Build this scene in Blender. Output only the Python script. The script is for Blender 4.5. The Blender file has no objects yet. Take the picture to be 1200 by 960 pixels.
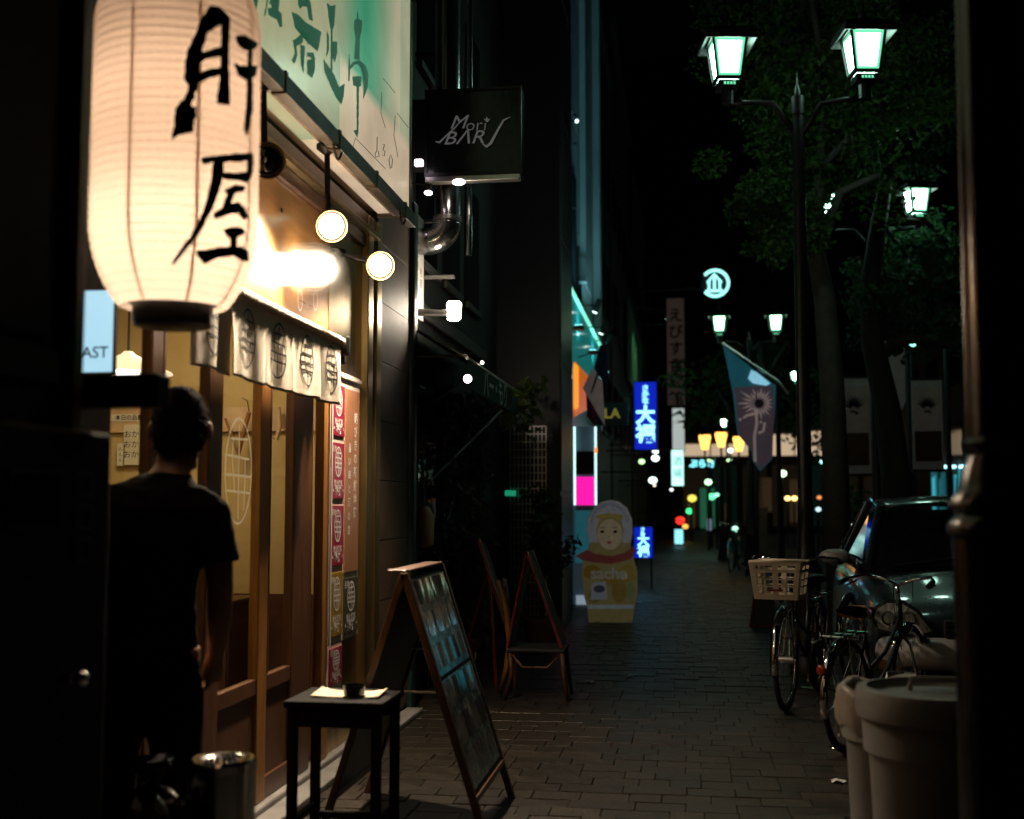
import bpy, bmesh, math, random
from mathutils import Vector, Matrix, noise
random.seed(7)
R = math.radians
sc = bpy.context.scene
col = sc.collection

# ------------------------------------------------------------------ camera, world, exposure
H, PITCH, YAW, FPX = 1.35, R(4.57), R(8.1), 1400.0
cd = bpy.data.cameras.new('camera'); cam = bpy.data.objects.new('camera', cd); col.objects.link(cam)
cam.location = (0, 0, H); cam.rotation_euler = (math.pi/2 + PITCH, 0, YAW)
cd.sensor_fit = 'HORIZONTAL'; cd.sensor_width = 36; cd.lens = 36*FPX/1200
cd.clip_start = .05; cd.clip_end = 900
cd.dof.use_dof = True; cd.dof.focus_distance = 7.0; cd.dof.aperture_fstop = 1.75; cd.dof.aperture_blades = 9
sc.camera = cam
world = bpy.data.worlds.new('World'); sc.world = world; world.use_nodes = True
_n = world.node_tree.nodes; _l = world.node_tree.links
_bg = _n['Background']; _sky = _n.new('ShaderNodeTexSky'); _sky.sky_type = 'NISHITA'; _sky.sun_disc = False
_sky.sun_elevation = R(-4); _sky.sun_rotation = R(120)
_l.new(_sky.outputs[0], _bg.inputs[0]); _bg.inputs[1].default_value = .012
sc.view_settings.view_transform = 'Standard'; sc.view_settings.look = 'None'
sc.view_settings.exposure = 0; sc.view_settings.gamma = 1
try: sc.cycles.use_denoising = True; sc.cycles.denoiser = 'OPENIMAGEDENOISE'
except Exception: pass
sc.cycles.max_bounces = 7; sc.cycles.diffuse_bounces = 3; sc.cycles.glossy_bounces = 3
sc.cycles.transparent_max_bounces = 10; sc.cycles.sample_clamp_indirect = 2.5
sc.cycles.caustics_reflective = False; sc.cycles.caustics_refractive = False

# ------------------------------------------------------------------ geometry helpers
_RC = Matrix.Rotation(YAW, 3, 'Z') @ Matrix.Rotation(math.pi/2 + PITCH, 3, 'X')
EYE = Vector((0, 0, H))
def ray(u, v): return _RC @ Vector(((u-600)/FPX, -(v-480)/FPX, -1))
def onX(u, v, X): d = ray(u, v); return EYE + d*((X)/d.x)
def onY(u, v, Y): d = ray(u, v); return EYE + d*(Y/d.y)
def onZ(u, v, Z=0): d = ray(u, v); return EYE + d*((Z-H)/d.z)

def tag(o, label=None, cat=None, group=None, kind=None):
    if label: o['label'] = label
    if cat: o['category'] = cat
    if group: o['group'] = group
    if kind: o['kind'] = kind
    return o
def thing(name, label, cat, loc=(0, 0, 0), rz=0, group=None):
    o = bpy.data.objects.new(name, None); col.objects.link(o)
    o.empty_display_size = .1; o.location = loc; o.rotation_euler = (0, 0, rz)
    return tag(o, label, cat, group)
def copy_tree(o, parent=None):
    c = o.copy(); col.objects.link(c); c.parent = parent
    for ch in list(o.children): copy_tree(ch, c)
    return c
def absloc(o):
    p = Vector((0, 0, 0))
    while o is not None: p += o.location; o = o.parent
    return p

class MB:
    def __init__(s): s.v = []; s.f = []
    def add(s, vs, fs):
        b = len(s.v); s.v += [Vector(p) for p in vs]; s.f += [tuple(b+i for i in f) for f in fs]; return s
    def box(s, x0, x1, y0, y1, z0, z1):
        if x0 > x1: x0, x1 = x1, x0
        if y0 > y1: y0, y1 = y1, y0
        if z0 > z1: z0, z1 = z1, z0
        return s.add([(x0,y0,z0),(x1,y0,z0),(x1,y1,z0),(x0,y1,z0),(x0,y0,z1),(x1,y0,z1),(x1,y1,z1),(x0,y1,z1)],
                     [(3,2,1,0),(4,5,6,7),(0,1,5,4),(1,2,6,5),(2,3,7,6),(3,0,4,7)])
    def bar(s, p0, p1, w, h, up=(0, 0, 1)):
        p0, p1 = Vector(p0), Vector(p1); d = (p1-p0).normalized(); up = Vector(up)
        if abs(d.dot(up)) > .98: up = Vector((1, 0, 0))
        a = d.cross(up).normalized()*w/2; b = a.cross(d).normalized()*h/2
        vs = [p+q for p in (p0, p1) for q in (-a-b, a-b, a+b, -a+b)]
        return s.add(vs, [(3,2,1,0),(4,5,6,7),(0,1,5,4),(1,2,6,5),(2,3,7,6),(3,0,4,7)])
    def cyl(s, p0, p1, r0, r1=None, n=16, cap=True):
        r1 = r0 if r1 is None else r1
        return s.tube([p0, p1], [r0, r1], n, cap)
    def tube(s, pts, r, n=10, cap=True, closed=False):
        pts = [Vector(p) for p in pts]; m = len(pts)
        rs = r if isinstance(r, (list, tuple)) else [r]*m
        base = len(s.v); a = None
        for i, p in enumerate(pts):
            if closed: d = pts[(i+1) % m]-pts[i-1]
            else: d = pts[min(i+1, m-1)]-pts[max(i-1, 0)]
            d.normalize()
            if a is None:
                up = Vector((0, 0, 1)) if abs(d.z) < .9 else Vector((1, 0, 0))
                a = d.cross(up).normalized()
            else: a = (a-d*a.dot(d)).normalized()
            b = d.cross(a)
            for k in range(n):
                t = 2*math.pi*k/n; s.v.append(p+(a*math.cos(t)+b*math.sin(t))*rs[i])
        for i in range(m if closed else m-1):
            j = (i+1) % m
            for k in range(n):
                k2 = (k+1) % n
                s.f.append((base+i*n+k, base+i*n+k2, base+j*n+k2, base+j*n+k))
        if cap and not closed:
            s.f.append(tuple(base+k for k in range(n))[::-1]); s.f.append(tuple(base+(m-1)*n+k for k in range(n)))
        return s
    def lathe(s, prof, n=24, c=(0, 0, 0), cap=True):
        base = len(s.v); c = Vector(c)
        for r, z in prof:
            for k in range(n):
                t = 2*math.pi*k/n; s.v.append(c+Vector((r*math.cos(t), r*math.sin(t), z)))
        for i in range(len(prof)-1):
            for k in range(n):
                k2 = (k+1) % n; s.f.append((base+i*n+k, base+i*n+k2, base+(i+1)*n+k2, base+(i+1)*n+k))
        if cap:
            s.f.append(tuple(base+k for k in range(n))[::-1]); s.f.append(tuple(base+(len(prof)-1)*n+k for k in range(n)))
        return s
    def ball(s, c, rx, ry=None, rz=None, n=12, m=8):
        ry = ry or rx; rz = rz or rx
        b = len(s.v); c = Vector(c)
        for i in range(m+1):
            ph = -math.pi/2+math.pi*i/m; cr = max(math.cos(ph), .002)
            for k in range(n):
                t = 2*math.pi*k/n; s.v.append(c+Vector((rx*cr*math.cos(t), ry*cr*math.sin(t), rz*math.sin(ph))))
        for i in range(m):
            for k in range(n):
                k2 = (k+1) % n; s.f.append((b+i*n+k, b+i*n+k2, b+(i+1)*n+k2, b+(i+1)*n+k))
        return s
    def prism(s, pts, off):
        pts = [Vector(p) for p in pts]; off = Vector(off); n = len(pts)
        fs = [tuple(range(n))[::-1], tuple(range(n, 2*n))] + [(i, (i+1) % n, n+(i+1) % n, n+i) for i in range(n)]
        return s.add(pts+[p+off for p in pts], fs)
    def sheet(s, fn, nu, nv):
        b = len(s.v)
        for i in range(nu+1):
            for j in range(nv+1): s.v.append(Vector(fn(i/nu, j/nv)))
        for i in range(nu):
            for j in range(nv):
                a = b+i*(nv+1)+j; s.f.append((a, a+nv+1, a+nv+2, a+1))
        return s
    def build(s, name, m, parent=None, world=True, smooth=False, bevel=0, seg=2, solid=0, sub=0, auto=None, label=None, cat=None, group=None, kind=None):
        me = bpy.data.meshes.new(name)
        off = absloc(parent) if (parent is not None and world) else Vector((0, 0, 0))
        me.from_pydata([tuple(p-off) for p in s.v], [], s.f)
        bm = bmesh.new(); bm.from_mesh(me); bmesh.ops.recalc_face_normals(bm, faces=bm.faces); bm.to_mesh(me); bm.free()
        if smooth:
            me.polygons.foreach_set('use_smooth', [True]*len(me.polygons))
            if smooth != 'all':
                try: me.set_sharp_from_angle(angle=R(38))
                except Exception: pass
        o = bpy.data.objects.new(name, me); col.objects.link(o); o.parent = parent
        if m is not None: me.materials.append(m)
        MB.last = o
        if solid: md = o.modifiers.new('t', 'SOLIDIFY'); md.thickness = solid; md.offset = 0
        if bevel: md = o.modifiers.new('b', 'BEVEL'); md.width = bevel; md.segments = seg; md.limit_method = 'ANGLE'
        if sub: md = o.modifiers.new('s', 'SUBSURF'); md.levels = sub; md.render_levels = sub
        return tag(o, label, cat, group, kind)

def fill2d(mb, pts, fn, cuts=0, thick=None):
    """fill a 2d outline, refine it and map each vertex with fn(x, y)"""
    bm = bmesh.new(); vs = [bm.verts.new((p[0], p[1], 0)) for p in pts]
    f = bm.faces.new(vs); bmesh.ops.triangulate(bm, faces=[f])
    for _ in range(cuts): bmesh.ops.subdivide_edges(bm, edges=bm.edges[:], cuts=1, use_grid_fill=True)
    bm.verts.index_update()
    mb.add([fn(v.co.x, v.co.y) for v in bm.verts], [tuple(v.index for v in f.verts) for f in bm.faces]); bm.free()
def strip2d(pts, w):
    """outline of a polyline of width w (or list of widths)"""
    ws = w if isinstance(w, (list, tuple)) else [w]*len(pts)
    L, Rr = [], []
    for i, p in enumerate(pts):
        a = Vector(pts[max(i-1, 0)]); b = Vector(pts[min(i+1, len(pts)-1)]); d = (b-a)
        d = d.normalized() if d.length > 1e-9 else Vector((1, 0)); n = Vector((-d.y, d.x))*ws[i]/2
        L.append(tuple(Vector(p)+n)); Rr.append(tuple(Vector(p)-n))
    return L, Rr
def ribbon(mb, pts, w, fn, closed=False):
    if closed: pts = list(pts)+[pts[0], pts[1]]
    L, Rr = strip2d(pts, w); b = len(mb.v)
    if closed: L, Rr = L[1:], Rr[1:]; L[-1], Rr[-1] = L[0], Rr[0]
    for l, r in zip(L, Rr): mb.v += [Vector(fn(*l)), Vector(fn(*r))]
    for i in range(len(L)-1): mb.f.append((b+2*i, b+2*i+1, b+2*i+3, b+2*i+2))
def rough(poly, amp, step, seed, grow=0):
    rn = random.Random(seed); out = []; n = len(poly); ar = sum(poly[i-1][0]*poly[i][1]-poly[i][0]*poly[i-1][1] for i in range(n)); sg = -1 if ar > 0 else 1
    for i in range(n):
        a, b = Vector(poly[i]), Vector(poly[(i+1) % n]); d = b-a; k = max(1, int(d.length/step)); nn = Vector((-d.y, d.x)).normalized()*sg if d.length > 0 else Vector((0, 0))
        for j in range(k):
            q = a.lerp(b, j/k); out.append(tuple(q+nn*(grow+(rn.uniform(-amp, amp) if j else 0))))
    return out
_tc = {}
def text_geo(body, size=1, bold=0, shear=0, align='CENTER'):
    key = (body, bold, shear, align)
    if key not in _tc:
        cu = bpy.data.curves.new('t', 'FONT'); cu.body = body; cu.size = 1; cu.offset = bold; cu.shear = shear
        cu.align_x = align; cu.align_y = 'CENTER'; cu.resolution_u = 3; cu.fill_mode = 'FRONT'
        o = bpy.data.objects.new('t', cu); col.objects.link(o); bpy.context.view_layer.update()
        me = o.evaluated_get(bpy.context.evaluated_depsgraph_get()).to_mesh()
        _tc[key] = ([v.co.copy() for v in me.vertices], [tuple(p.vertices) for p in me.polygons])
        bpy.data.objects.remove(o); bpy.data.curves.remove(cu)
    vs, fs = _tc[key]
    return [(v.x*size, v.y*size) for v in vs], fs
def put_text(mb, body, o, U, V, size, bold=0, shear=0, sx=1, align='CENTER'):
    o, U, V = Vector(o), Vector(U).normalized(), Vector(V).normalized()
    vs, fs = text_geo(body, size, bold, shear, align)
    return mb.add([o+U*x*sx+V*y for x, y in vs], fs)
def put_column(mb, body, o, U, V, size, step, bold=0, sx=1):
    for i, ch in enumerate(body):
        put_text(mb, ch, Vector(o)-Vector(V).normalized()*step*(i-(len(body)-1)/2), U, V, size, bold, 0, sx)

# ------------------------------------------------------------------ materials
def mat(name, c, rough=.6, metal=0, var=.2, scale=6, bump=0, bscale=40, coat=0, spec=.5, stretch=(1, 1, 1), rvar=.1, emis=None, es=0):
    m = bpy.data.materials.new(name); m.use_nodes = True; nt = m.node_tree; N, L = nt.nodes, nt.links
    b = N['Principled BSDF']; b.inputs['Metallic'].default_value = metal
    b.inputs['Specular IOR Level'].default_value = spec; b.inputs['Coat Weight'].default_value = coat; b.inputs['Coat Roughness'].default_value = .08
    tc = N.new('ShaderNodeTexCoord'); mp = N.new('ShaderNodeMapping'); mp.inputs['Scale'].default_value = stretch; L.new(tc.outputs['Object'], mp.inputs[0])
    nz = N.new('ShaderNodeTexNoise'); nz.inputs['Scale'].default_value = scale; nz.inputs['Detail'].default_value = 6; nz.inputs['Roughness'].default_value = .65; L.new(mp.outputs[0], nz.inputs[0])
    oi = N.new('ShaderNodeObjectInfo')
    cr = N.new('ShaderNodeValToRGB'); e = cr.color_ramp.elements
    e[0].position = .3; e[1].position = .72
    e[0].color = tuple(max(0, x*(1-var)) for x in c[:3])+(1,); e[1].color = tuple(min(1, x*(1+var)) for x in c[:3])+(1,)
    L.new(nz.outputs[0], cr.inputs[0]); L.new(cr.outputs[0], b.inputs['Base Color'])
    mr = N.new('ShaderNodeMapRange'); mr.inputs[3].default_value = max(.02, rough-rvar); mr.inputs[4].default_value = min(1, rough+rvar)
    L.new(nz.outputs[0], mr.inputs[0]); L.new(mr.outputs[0], b.inputs['Roughness'])
    if bump:
        n2 = N.new('ShaderNodeTexNoise'); n2.inputs['Scale'].default_value = bscale; n2.inputs['Detail'].default_value = 4; L.new(mp.outputs[0], n2.inputs[0])
        bp = N.new('ShaderNodeBump'); bp.inputs['Strength'].default_value = bump; bp.inputs['Distance'].default_value = .01; L.new(n2.outputs[0], bp.inputs['Height']); L.new(bp.outputs[0], b.inputs['Normal'])
    if emis: b.inputs['Emission Color'].default_value = tuple(emis)+(1,); b.inputs['Emission Strength'].default_value = es
    return m
def emit(name, c, s):
    m = bpy.data.materials.new(name); m.use_nodes = True; b = m.node_tree.nodes['Principled BSDF']
    b.inputs['Base Color'].default_value = tuple(.5*x for x in c)+(1,); b.inputs['Roughness'].default_value = .35
    b.inputs['Emission Color'].default_value = tuple(c)+(1,); b.inputs['Emission Strength'].default_value = s
    return m
def glass(name, tint=(.9, .92, .9), gloss=.12, rough=.03):
    m = bpy.data.materials.new(name); m.use_nodes = True; N, L = m.node_tree.nodes, m.node_tree.links
    N.remove(N['Principled BSDF']); out = N['Material Output']
    t = N.new('ShaderNodeBsdfTransparent'); t.inputs[0].default_value = tuple(tint)+(1,)
    g = N.new('ShaderNodeBsdfGlossy'); g.inputs['Roughness'].default_value = rough
    lw = N.new('ShaderNodeLayerWeight'); lw.inputs[0].default_value = .5
    pw = N.new('ShaderNodeMath'); pw.operation = 'POWER'; pw.inputs[1].default_value = 5; L.new(lw.outputs['Facing'], pw.inputs[0])
    sc_ = N.new('ShaderNodeMath'); sc_.operation = 'MULTIPLY_ADD'; sc_.inputs[1].default_value = .9; sc_.inputs[2].default_value = .04; L.new(pw.outputs[0], sc_.inputs[0])
    mx = N.new('ShaderNodeMixShader'); L.new(sc_.outputs[0], mx.inputs[0]); L.new(t.outputs[0], mx.inputs[1]); L.new(g.outputs[0], mx.inputs[2]); L.new(mx.outputs[0], out.inputs[0])
    return m
def leafmat(name, c):
    m = mat(name, c, .5, var=.5, scale=3); b = m.node_tree.nodes['Principled BSDF']
    N, L = m.node_tree.nodes, m.node_tree.links
    t = N.new('ShaderNodeBsdfTranslucent'); t.inputs[0].default_value = (c[0]*1.2, c[1]*1.3, c[2]*.8, 1)
    mx = N.new('ShaderNodeMixShader'); mx.inputs[0].default_value = .35
    L.new(b.outputs[0], mx.inputs[1]); L.new(t.outputs[0], mx.inputs[2]); L.new(mx.outputs[0], N['Material Output'].inputs[0])
    return m
M = dict(
    paver=mat('paver_stone', (.024, .018, .0115), .5, var=.45, scale=7, bump=.5, bscale=60, rvar=.2),
    paver2=mat('paver_stone_dark', (.019, .0145, .010), .48, var=.45, scale=7, bump=.5, bscale=60, rvar=.2),
    paver3=mat('paver_stone_pale', (.031, .023, .015), .5, var=.4, scale=7, bump=.5, bscale=60, rvar=.2),
    joint=mat('joint_sand', (.016, .013, .009), .9, var=.4, scale=20),
    asphalt=mat('asphalt', (.045, .045, .047), .75, var=.35, scale=14, bump=.6, bscale=120),
    kerb=mat('kerb_stone', (.2, .19, .17), .7, var=.3, scale=5, bump=.3),
    concrete=mat('concrete', (.22, .21, .2), .75, var=.35, scale=2.5, bump=.25, bscale=25),
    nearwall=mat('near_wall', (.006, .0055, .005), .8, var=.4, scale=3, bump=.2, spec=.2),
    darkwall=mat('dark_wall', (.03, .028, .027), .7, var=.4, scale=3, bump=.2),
    black=mat('black_paint', (.012, .012, .013), .4, var=.4, scale=12, bump=.06, bscale=80),
    blackgloss=mat('black_gloss', (.008, .008, .009), .22, spec=.35, var=.4, scale=9, bump=.12, bscale=14),
    brownpost=mat('brown_post', (.10, .055, .03), .45, var=.35, scale=4, stretch=(6, 6, .6), bump=.15),
    wood=mat('dark_wood', (.10, .042, .018), .38, var=.4, scale=7, stretch=(5, 5, .5), bump=.15, bscale=30),
    woodlight=mat('amber_wood', (.30, .13, .03), .4, var=.35, scale=7, stretch=(5, 5, .5), bump=.12, bscale=30),
    board=mat('varnished_board', (.38, .18, .055), .3, var=.35, scale=3, stretch=(4, .5, 4), bump=.05, coat=.5),
    tile=mat('brown_tile', (.11, .066, .04), .58, var=.4, scale=3, bump=.2, bscale=10),
    brass=mat('bronze_metal', (.42, .30, .13), .34, 1, var=.3, scale=5, stretch=(3, 3, .3)),
    alum=mat('aluminium', (.55, .53, .5), .35, 1, var=.2, scale=6, bump=.05),
    steel=mat('stainless', (.68, .69, .7), .2, 1, var=.15, scale=5, rvar=.06),
    soffit=mat('soffit_paint', (.62, .42, .25), .5, var=.3, scale=3, bump=.1),
    gutter=mat('gutter_olive', (.13, .105, .06), .5, var=.5, scale=9, bump=.3),
    plaster=mat('yellow_plaster', (.58, .42, .18), .75, var=.12, scale=2, bump=.15, bscale=50),
    wainscot=mat('wainscot_red', (.10, .035, .018), .4, var=.3, scale=4),
    paper=mat('notice_paper', (.72, .66, .5), .8, var=.1, scale=5),
    cloth=mat('noren_cotton', (.80, .70, .58), .9, var=.1, scale=14, bump=.25, bscale=260),
    ink=mat('ink_black', (.012, .009, .008), .6, var=.3, scale=40),
    white=mat('white_print', (.75, .72, .68), .55, var=.06),
    cream=mat('cream_plastic', (.68, .58, .44), .42, var=.1, scale=5),
    maroon=mat('poster_maroon', (.32, .02, .055), .35, var=.15, scale=4, coat=.3),
    orange=mat('poster_brown', (.40, .19, .10), .35, var=.15, scale=4, coat=.3),
    gold=mat('poster_gold', (.34, .22, .03), .35, var=.15, scale=4, coat=.3),
    olive=mat('poster_olive', (.07, .07, .04), .35, var=.15, scale=4, coat=.3),
    posterwhite=mat('poster_border', (.78, .63, .55), .45, var=.08),
    skin=mat('skin', (.36, .19, .12), .5, var=.1, scale=9, bump=.05),
    hair=mat('black_hair', (.002, .0018, .0016), .9, spec=.05, var=.4, scale=30, stretch=(1, 1, 5), bump=.5, bscale=160),
    shirt=mat('charcoal_cotton', (.007, .0055, .005), .95, spec=.06, var=.25, scale=8, bump=.4, bscale=12),
    trousers=mat('black_cotton', (.008, .008, .009), .95, spec=.1, var=.3, scale=8, bump=.3, bscale=14),
    rubber=mat('rubber', (.015, .015, .015), .75, var=.3, scale=20),
    chrome=mat('chrome', (.7, .7, .7), .08, 1, var=.08, rvar=.04),
    saddle=mat('saddle_leather', (.22, .10, .035), .45, var=.3, scale=10),
    redframe=mat('red_frame', (.20, .012, .012), .35, var=.2, coat=.4),
    teal=mat('teal_paint', (.04, .17, .16), .45, var=.25, scale=8, bump=.1),
    bin=mat('bin_plastic', (.27, .265, .26), .48, var=.18, scale=4, bump=.08, bscale=20),
    bag=mat('bin_bag', (.36, .31, .26), .35, var=.2, scale=9, bump=.6, bscale=18),
    carpaint=mat('car_paint', (.036, .05, .054), .28, .5, var=.08, coat=1, rvar=.03),
    cartrim=mat('car_trim', (.02, .02, .02), .4, var=.1),
    carglass=mat('car_glass', (.006, .008, .009), .05, var=.1, rvar=.02, spec=.6),
    bumper=mat('car_bumper', (.55, .52, .52), .35, .2, var=.08, coat=.5),
    bark=mat('bark', (.05, .04, .03), .9, var=.5, scale=6, stretch=(3, 3, .6), bump=.8, bscale=14),
    barkpale=mat('bark_pale', (.075, .07, .058), .85, var=.45, scale=4, bump=.5, bscale=14),
    leaf=leafmat('leaf', (.05, .12, .022)), leaf2=leafmat('leaf_blue', (.035, .11, .045)), vine=leafmat('vine_leaf', (.05, .085, .018)),
    railpaint=mat('soffit_rail_paint', (.72, .56, .42), .4, var=.3, scale=9, bump=.1),
    reflect=mat('lamp_reflector', (.8, .8, .78), .3, .2, var=.5, scale=22, stretch=(2, 1, 1), bump=.6, bscale=30),
    lampmetal=mat('lamp_metal', (.022, .022, .022), .42, .3, var=.3, scale=12, bump=.1),
    cladding=mat('white_cladding', (.55, .6, .6), .4, var=.2, scale=1.2, stretch=(1, 1, .3)),
    bldgrey=mat('grey_render', (.09, .088, .08), .8, var=.3, scale=1, bump=.2),
    bldbrown=mat('brown_render', (.10, .07, .055), .8, var=.3, scale=1, bump=.2),
    window=mat('dark_window', (.012, .013, .015), .08, var=.2, rvar=.03),
    pane=glass('window_glass'), lampglass=emit('lamp_glass', (.58, 1, .80), 22), lampedge=emit('lamp_edge', (.20, 1, .55), .95),
)
# paper lantern skin: real paper, lit from within by its bulb
pm = bpy.data.materials.new('lantern_paper'); pm.use_nodes = True; N, L = pm.node_tree.nodes, pm.node_tree.links
N.remove(N['Principled BSDF']); d = N.new('ShaderNodeBsdfDiffuse'); t = N.new('ShaderNodeBsdfTranslucent'); mx = N.new('ShaderNodeMixShader'); mx.inputs[0].default_value = .62
tcn = N.new('ShaderNodeTexCoord'); nz = N.new('ShaderNodeTexNoise'); nz.inputs['Scale'].default_value = 60; nz.inputs['Detail'].default_value = 5
cr = N.new('ShaderNodeValToRGB'); cr.color_ramp.elements[0].color = (.84, .69, .55, 1); cr.color_ramp.elements[1].color = (.95, .80, .66, 1)
L.new(tcn.outputs['Object'], nz.inputs[0]); L.new(nz.outputs[0], cr.inputs[0]); L.new(cr.outputs[0], d.inputs[0]); L.new(cr.outputs[0], t.inputs[0])
L.new(d.outputs[0], mx.inputs[1]); L.new(t.outputs[0], mx.inputs[2]); L.new(mx.outputs[0], N['Material Output'].inputs[0]); M['lanternpaper'] = pm

def light(kind, loc, power, color, parent=None, size=.05, aim=None, angle=60, blend=.6, sy=None):
    ld = bpy.data.lights.new(kind.lower()+'_lamp', kind); ld.energy = power; ld.color = color
    if kind == 'AREA':
        ld.size = size
        if sy: ld.shape = 'RECTANGLE'; ld.size_y = sy
    else: ld.shadow_soft_size = size
    if kind == 'SPOT': ld.spot_size = R(angle); ld.spot_blend = blend
    o = bpy.data.objects.new('lamp_light', ld); col.objects.link(o)
    if parent is not None: o.parent = parent; o.location = Vector(loc)-absloc(parent)
    else: o.location = loc
    if aim is not None: o.rotation_euler = (Vector(aim)-Vector(loc)).to_track_quat('-Z', 'Y').to_euler()
    return o

# ------------------------------------------------------------------ setting: ground, pavement, road
FX = -1.83
def fy(u, X=FX): return onX(u, 592, X).y
KX = 1.34
MB().box(-60, 90, -15, 420, -.5, -.16).build('ground', M['asphalt'], kind='structure')
MB().box(KX+.16, 7.2, -6, 160, -.155, -.12).build('road', M['asphalt'], kind='structure')
pv = MB().box(-2.3, KX, .4, 120, -.12, -.0075).build('pavement', M['joint'], kind='structure')
MB().box(7.2, 11, -6, 160, -.15, .0).build('far_pavement', M['kerb'], kind='structure')
# kerb stones
for i in range(30):
    MB().box(KX+.004, KX+.156, 2.4+i*.9, 2.4+i*.9+.89, -.15, .006).build('kerb_stone', M['kerb'], pv, world=True, bevel=.01) if i < 14 else None
MB().box(KX+.004, KX+.156, 2.4+14*.9, 90, -.15, .004).build('kerb_run', M['kerb'], pv)
# paving stones: single objects near the camera, one joined part beyond
stones = []
T = .15
row = 0; y = 2.9
while y < 30:
    x = -1.95 + random.choice((0, -.07, -.15, -.11))
    while x < KX-.05:
        TW = random.choice((.15, .225, .225, .30))
        a, b = max(x, -1.9), min(x+TW, KX-.002)
        if b-a > .03: stones.append((a, b, y, y+T))
        x += TW
    row += 1; y += T
def vis(s):
    mx_, my_ = (s[0]+s[1])/2, (s[2]+s[3])/2
    p = _RC.transposed() @ (Vector((mx_, my_, 0))-EYE)
    u, v = 600-p.x/p.z*FPX*-1*-1, 480+p.y/p.z*FPX
    u = 600+FPX*p.x/-p.z; v = 480-FPX*p.y/-p.z
    return 200 < u < 1140 and v < 985
near = [s for s in stones if vis(s)][:296]; nset = set(near)
shared = {}
far_mb = {0: MB(), 1: MB(), 2: MB()}
def stone_mesh(w, d, k):
    key = (round(w, 3), round(d, 3), k)
    if key not in shared:
        g = .0016; b = .0025; mb = MB()
        x0, x1, y0, y1 = g, w-g, g, d-g
        mb.add([(x0,y0,-.03),(x1,y0,-.03),(x1,y1,-.03),(x0,y1,-.03),(x0,y0,-.006),(x1,y0,-.006),(x1,y1,-.006),(x0,y1,-.006),
                (x0+b,y0+b,0),(x1-b,y0+b,0),(x1-b,y1-b,0),(x0+b,y1-b,0)],
               [(0,1,5,4),(1,2,6,5),(2,3,7,6),(3,0,4,7),(4,5,9,8),(5,6,10,9),(6,7,11,10),(7,4,8,11),(8,9,10,11)])
        me = bpy.data.meshes.new('paving_stone'); me.from_pydata(mb.v, [], mb.f); me.materials.append(M[('paver', 'paver2', 'paver3')[k]])
        shared[key] = me
    return shared[key]
for s in stones:
    k = random.choices((0, 1, 2), (5, 3, 2))[0]; dz = random.uniform(-.002, .003)
    tx, ty = random.uniform(-.010, .010), random.uniform(-.010, .010)
    if s in nset:
        o = bpy.data.objects.new('paving_stone', stone_mesh(s[1]-s[0], s[3]-s[2], k)); col.objects.link(o); o.parent = pv
        o.location = (s[0], s[2], dz); o.rotation_euler = (tx, ty, random.uniform(-.006, .006))
    else:
        far_mb[k].box(s[0]+.003, s[1]-.003, s[2]+.003, s[3]-.003, -.03, dz)
for k in range(3): far_mb[k].build('paving_stones_beyond', M[('paver', 'paver2', 'paver3')[k]], pv, kind='stuff')
MB().box(-1.8, KX, 30, 120, -.007, -.002).build('paving_beyond', M['paver'], pv)
# litter on the pavement
for i, (u, v, rz) in enumerate(((735, 793, .5), (748, 706, .2), (982, 917, .1), (700, 730, 1.1), (690, 800, .2))):
    p = onZ(u, v, 0); mb = MB()
    if i == 0:
        for dx in (0, .03): mb.bar((p.x+dx, p.y-.05, .006), (p.x+dx+.035, p.y+.09, .006), .008, .006)
        mb.build('chopsticks', M['white'], label='pair of pale chopsticks lying on the dark paving', cat='litter')
    else:
        mb.sheet(lambda a, b: (p.x+(a-.5)*.07*math.cos(rz)-(b-.5)*.05*math.sin(rz), p.y+(a-.5)*.07*math.sin(rz)+(b-.5)*.05*math.cos(rz), .004+.012*math.sin(a*4+b*3)**2), 4, 4)
        mb.build('paper_scrap', M['white'], solid=.001, label=('', 'white paper scrap on paving in front of the doll board', 'tiny white scrap near the pale rubbish bins', 'small scrap beside the foot of the doll board', 'pale scrap on paving beside the low chair')[i], cat='litter', group='scraps on the pavement')

# ------------------------------------------------------------------ near left: dark neighbour wall, post, bracket
NW = thing('neighbour_building', 'unlit black shopfront wall at the left edge beside the lantern', 'building', (-1.5, 2.0, 0))
pe = onX(100, 300, -1.40).y
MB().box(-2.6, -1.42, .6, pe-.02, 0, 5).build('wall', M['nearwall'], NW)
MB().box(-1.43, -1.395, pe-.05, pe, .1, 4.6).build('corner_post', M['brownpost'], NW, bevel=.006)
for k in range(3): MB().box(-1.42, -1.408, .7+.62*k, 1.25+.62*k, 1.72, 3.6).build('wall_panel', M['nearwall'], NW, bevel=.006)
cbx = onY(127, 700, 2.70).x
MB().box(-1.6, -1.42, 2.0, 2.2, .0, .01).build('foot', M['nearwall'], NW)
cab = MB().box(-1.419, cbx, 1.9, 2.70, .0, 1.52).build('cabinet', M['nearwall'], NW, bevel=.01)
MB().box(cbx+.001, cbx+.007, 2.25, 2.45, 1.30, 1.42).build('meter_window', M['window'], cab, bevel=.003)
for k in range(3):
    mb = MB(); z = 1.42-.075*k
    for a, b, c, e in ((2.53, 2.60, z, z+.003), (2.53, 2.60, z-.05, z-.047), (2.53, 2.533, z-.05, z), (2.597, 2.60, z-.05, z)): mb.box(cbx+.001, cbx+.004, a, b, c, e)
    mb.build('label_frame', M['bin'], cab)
mb = MB().cyl((cbx, 2.5, .97), (cbx+.03, 2.5, .97), .010).ball((cbx+.04, 2.5, .97), .017); mb.build('door_knob', M['chrome'], cab, smooth='all')
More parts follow.
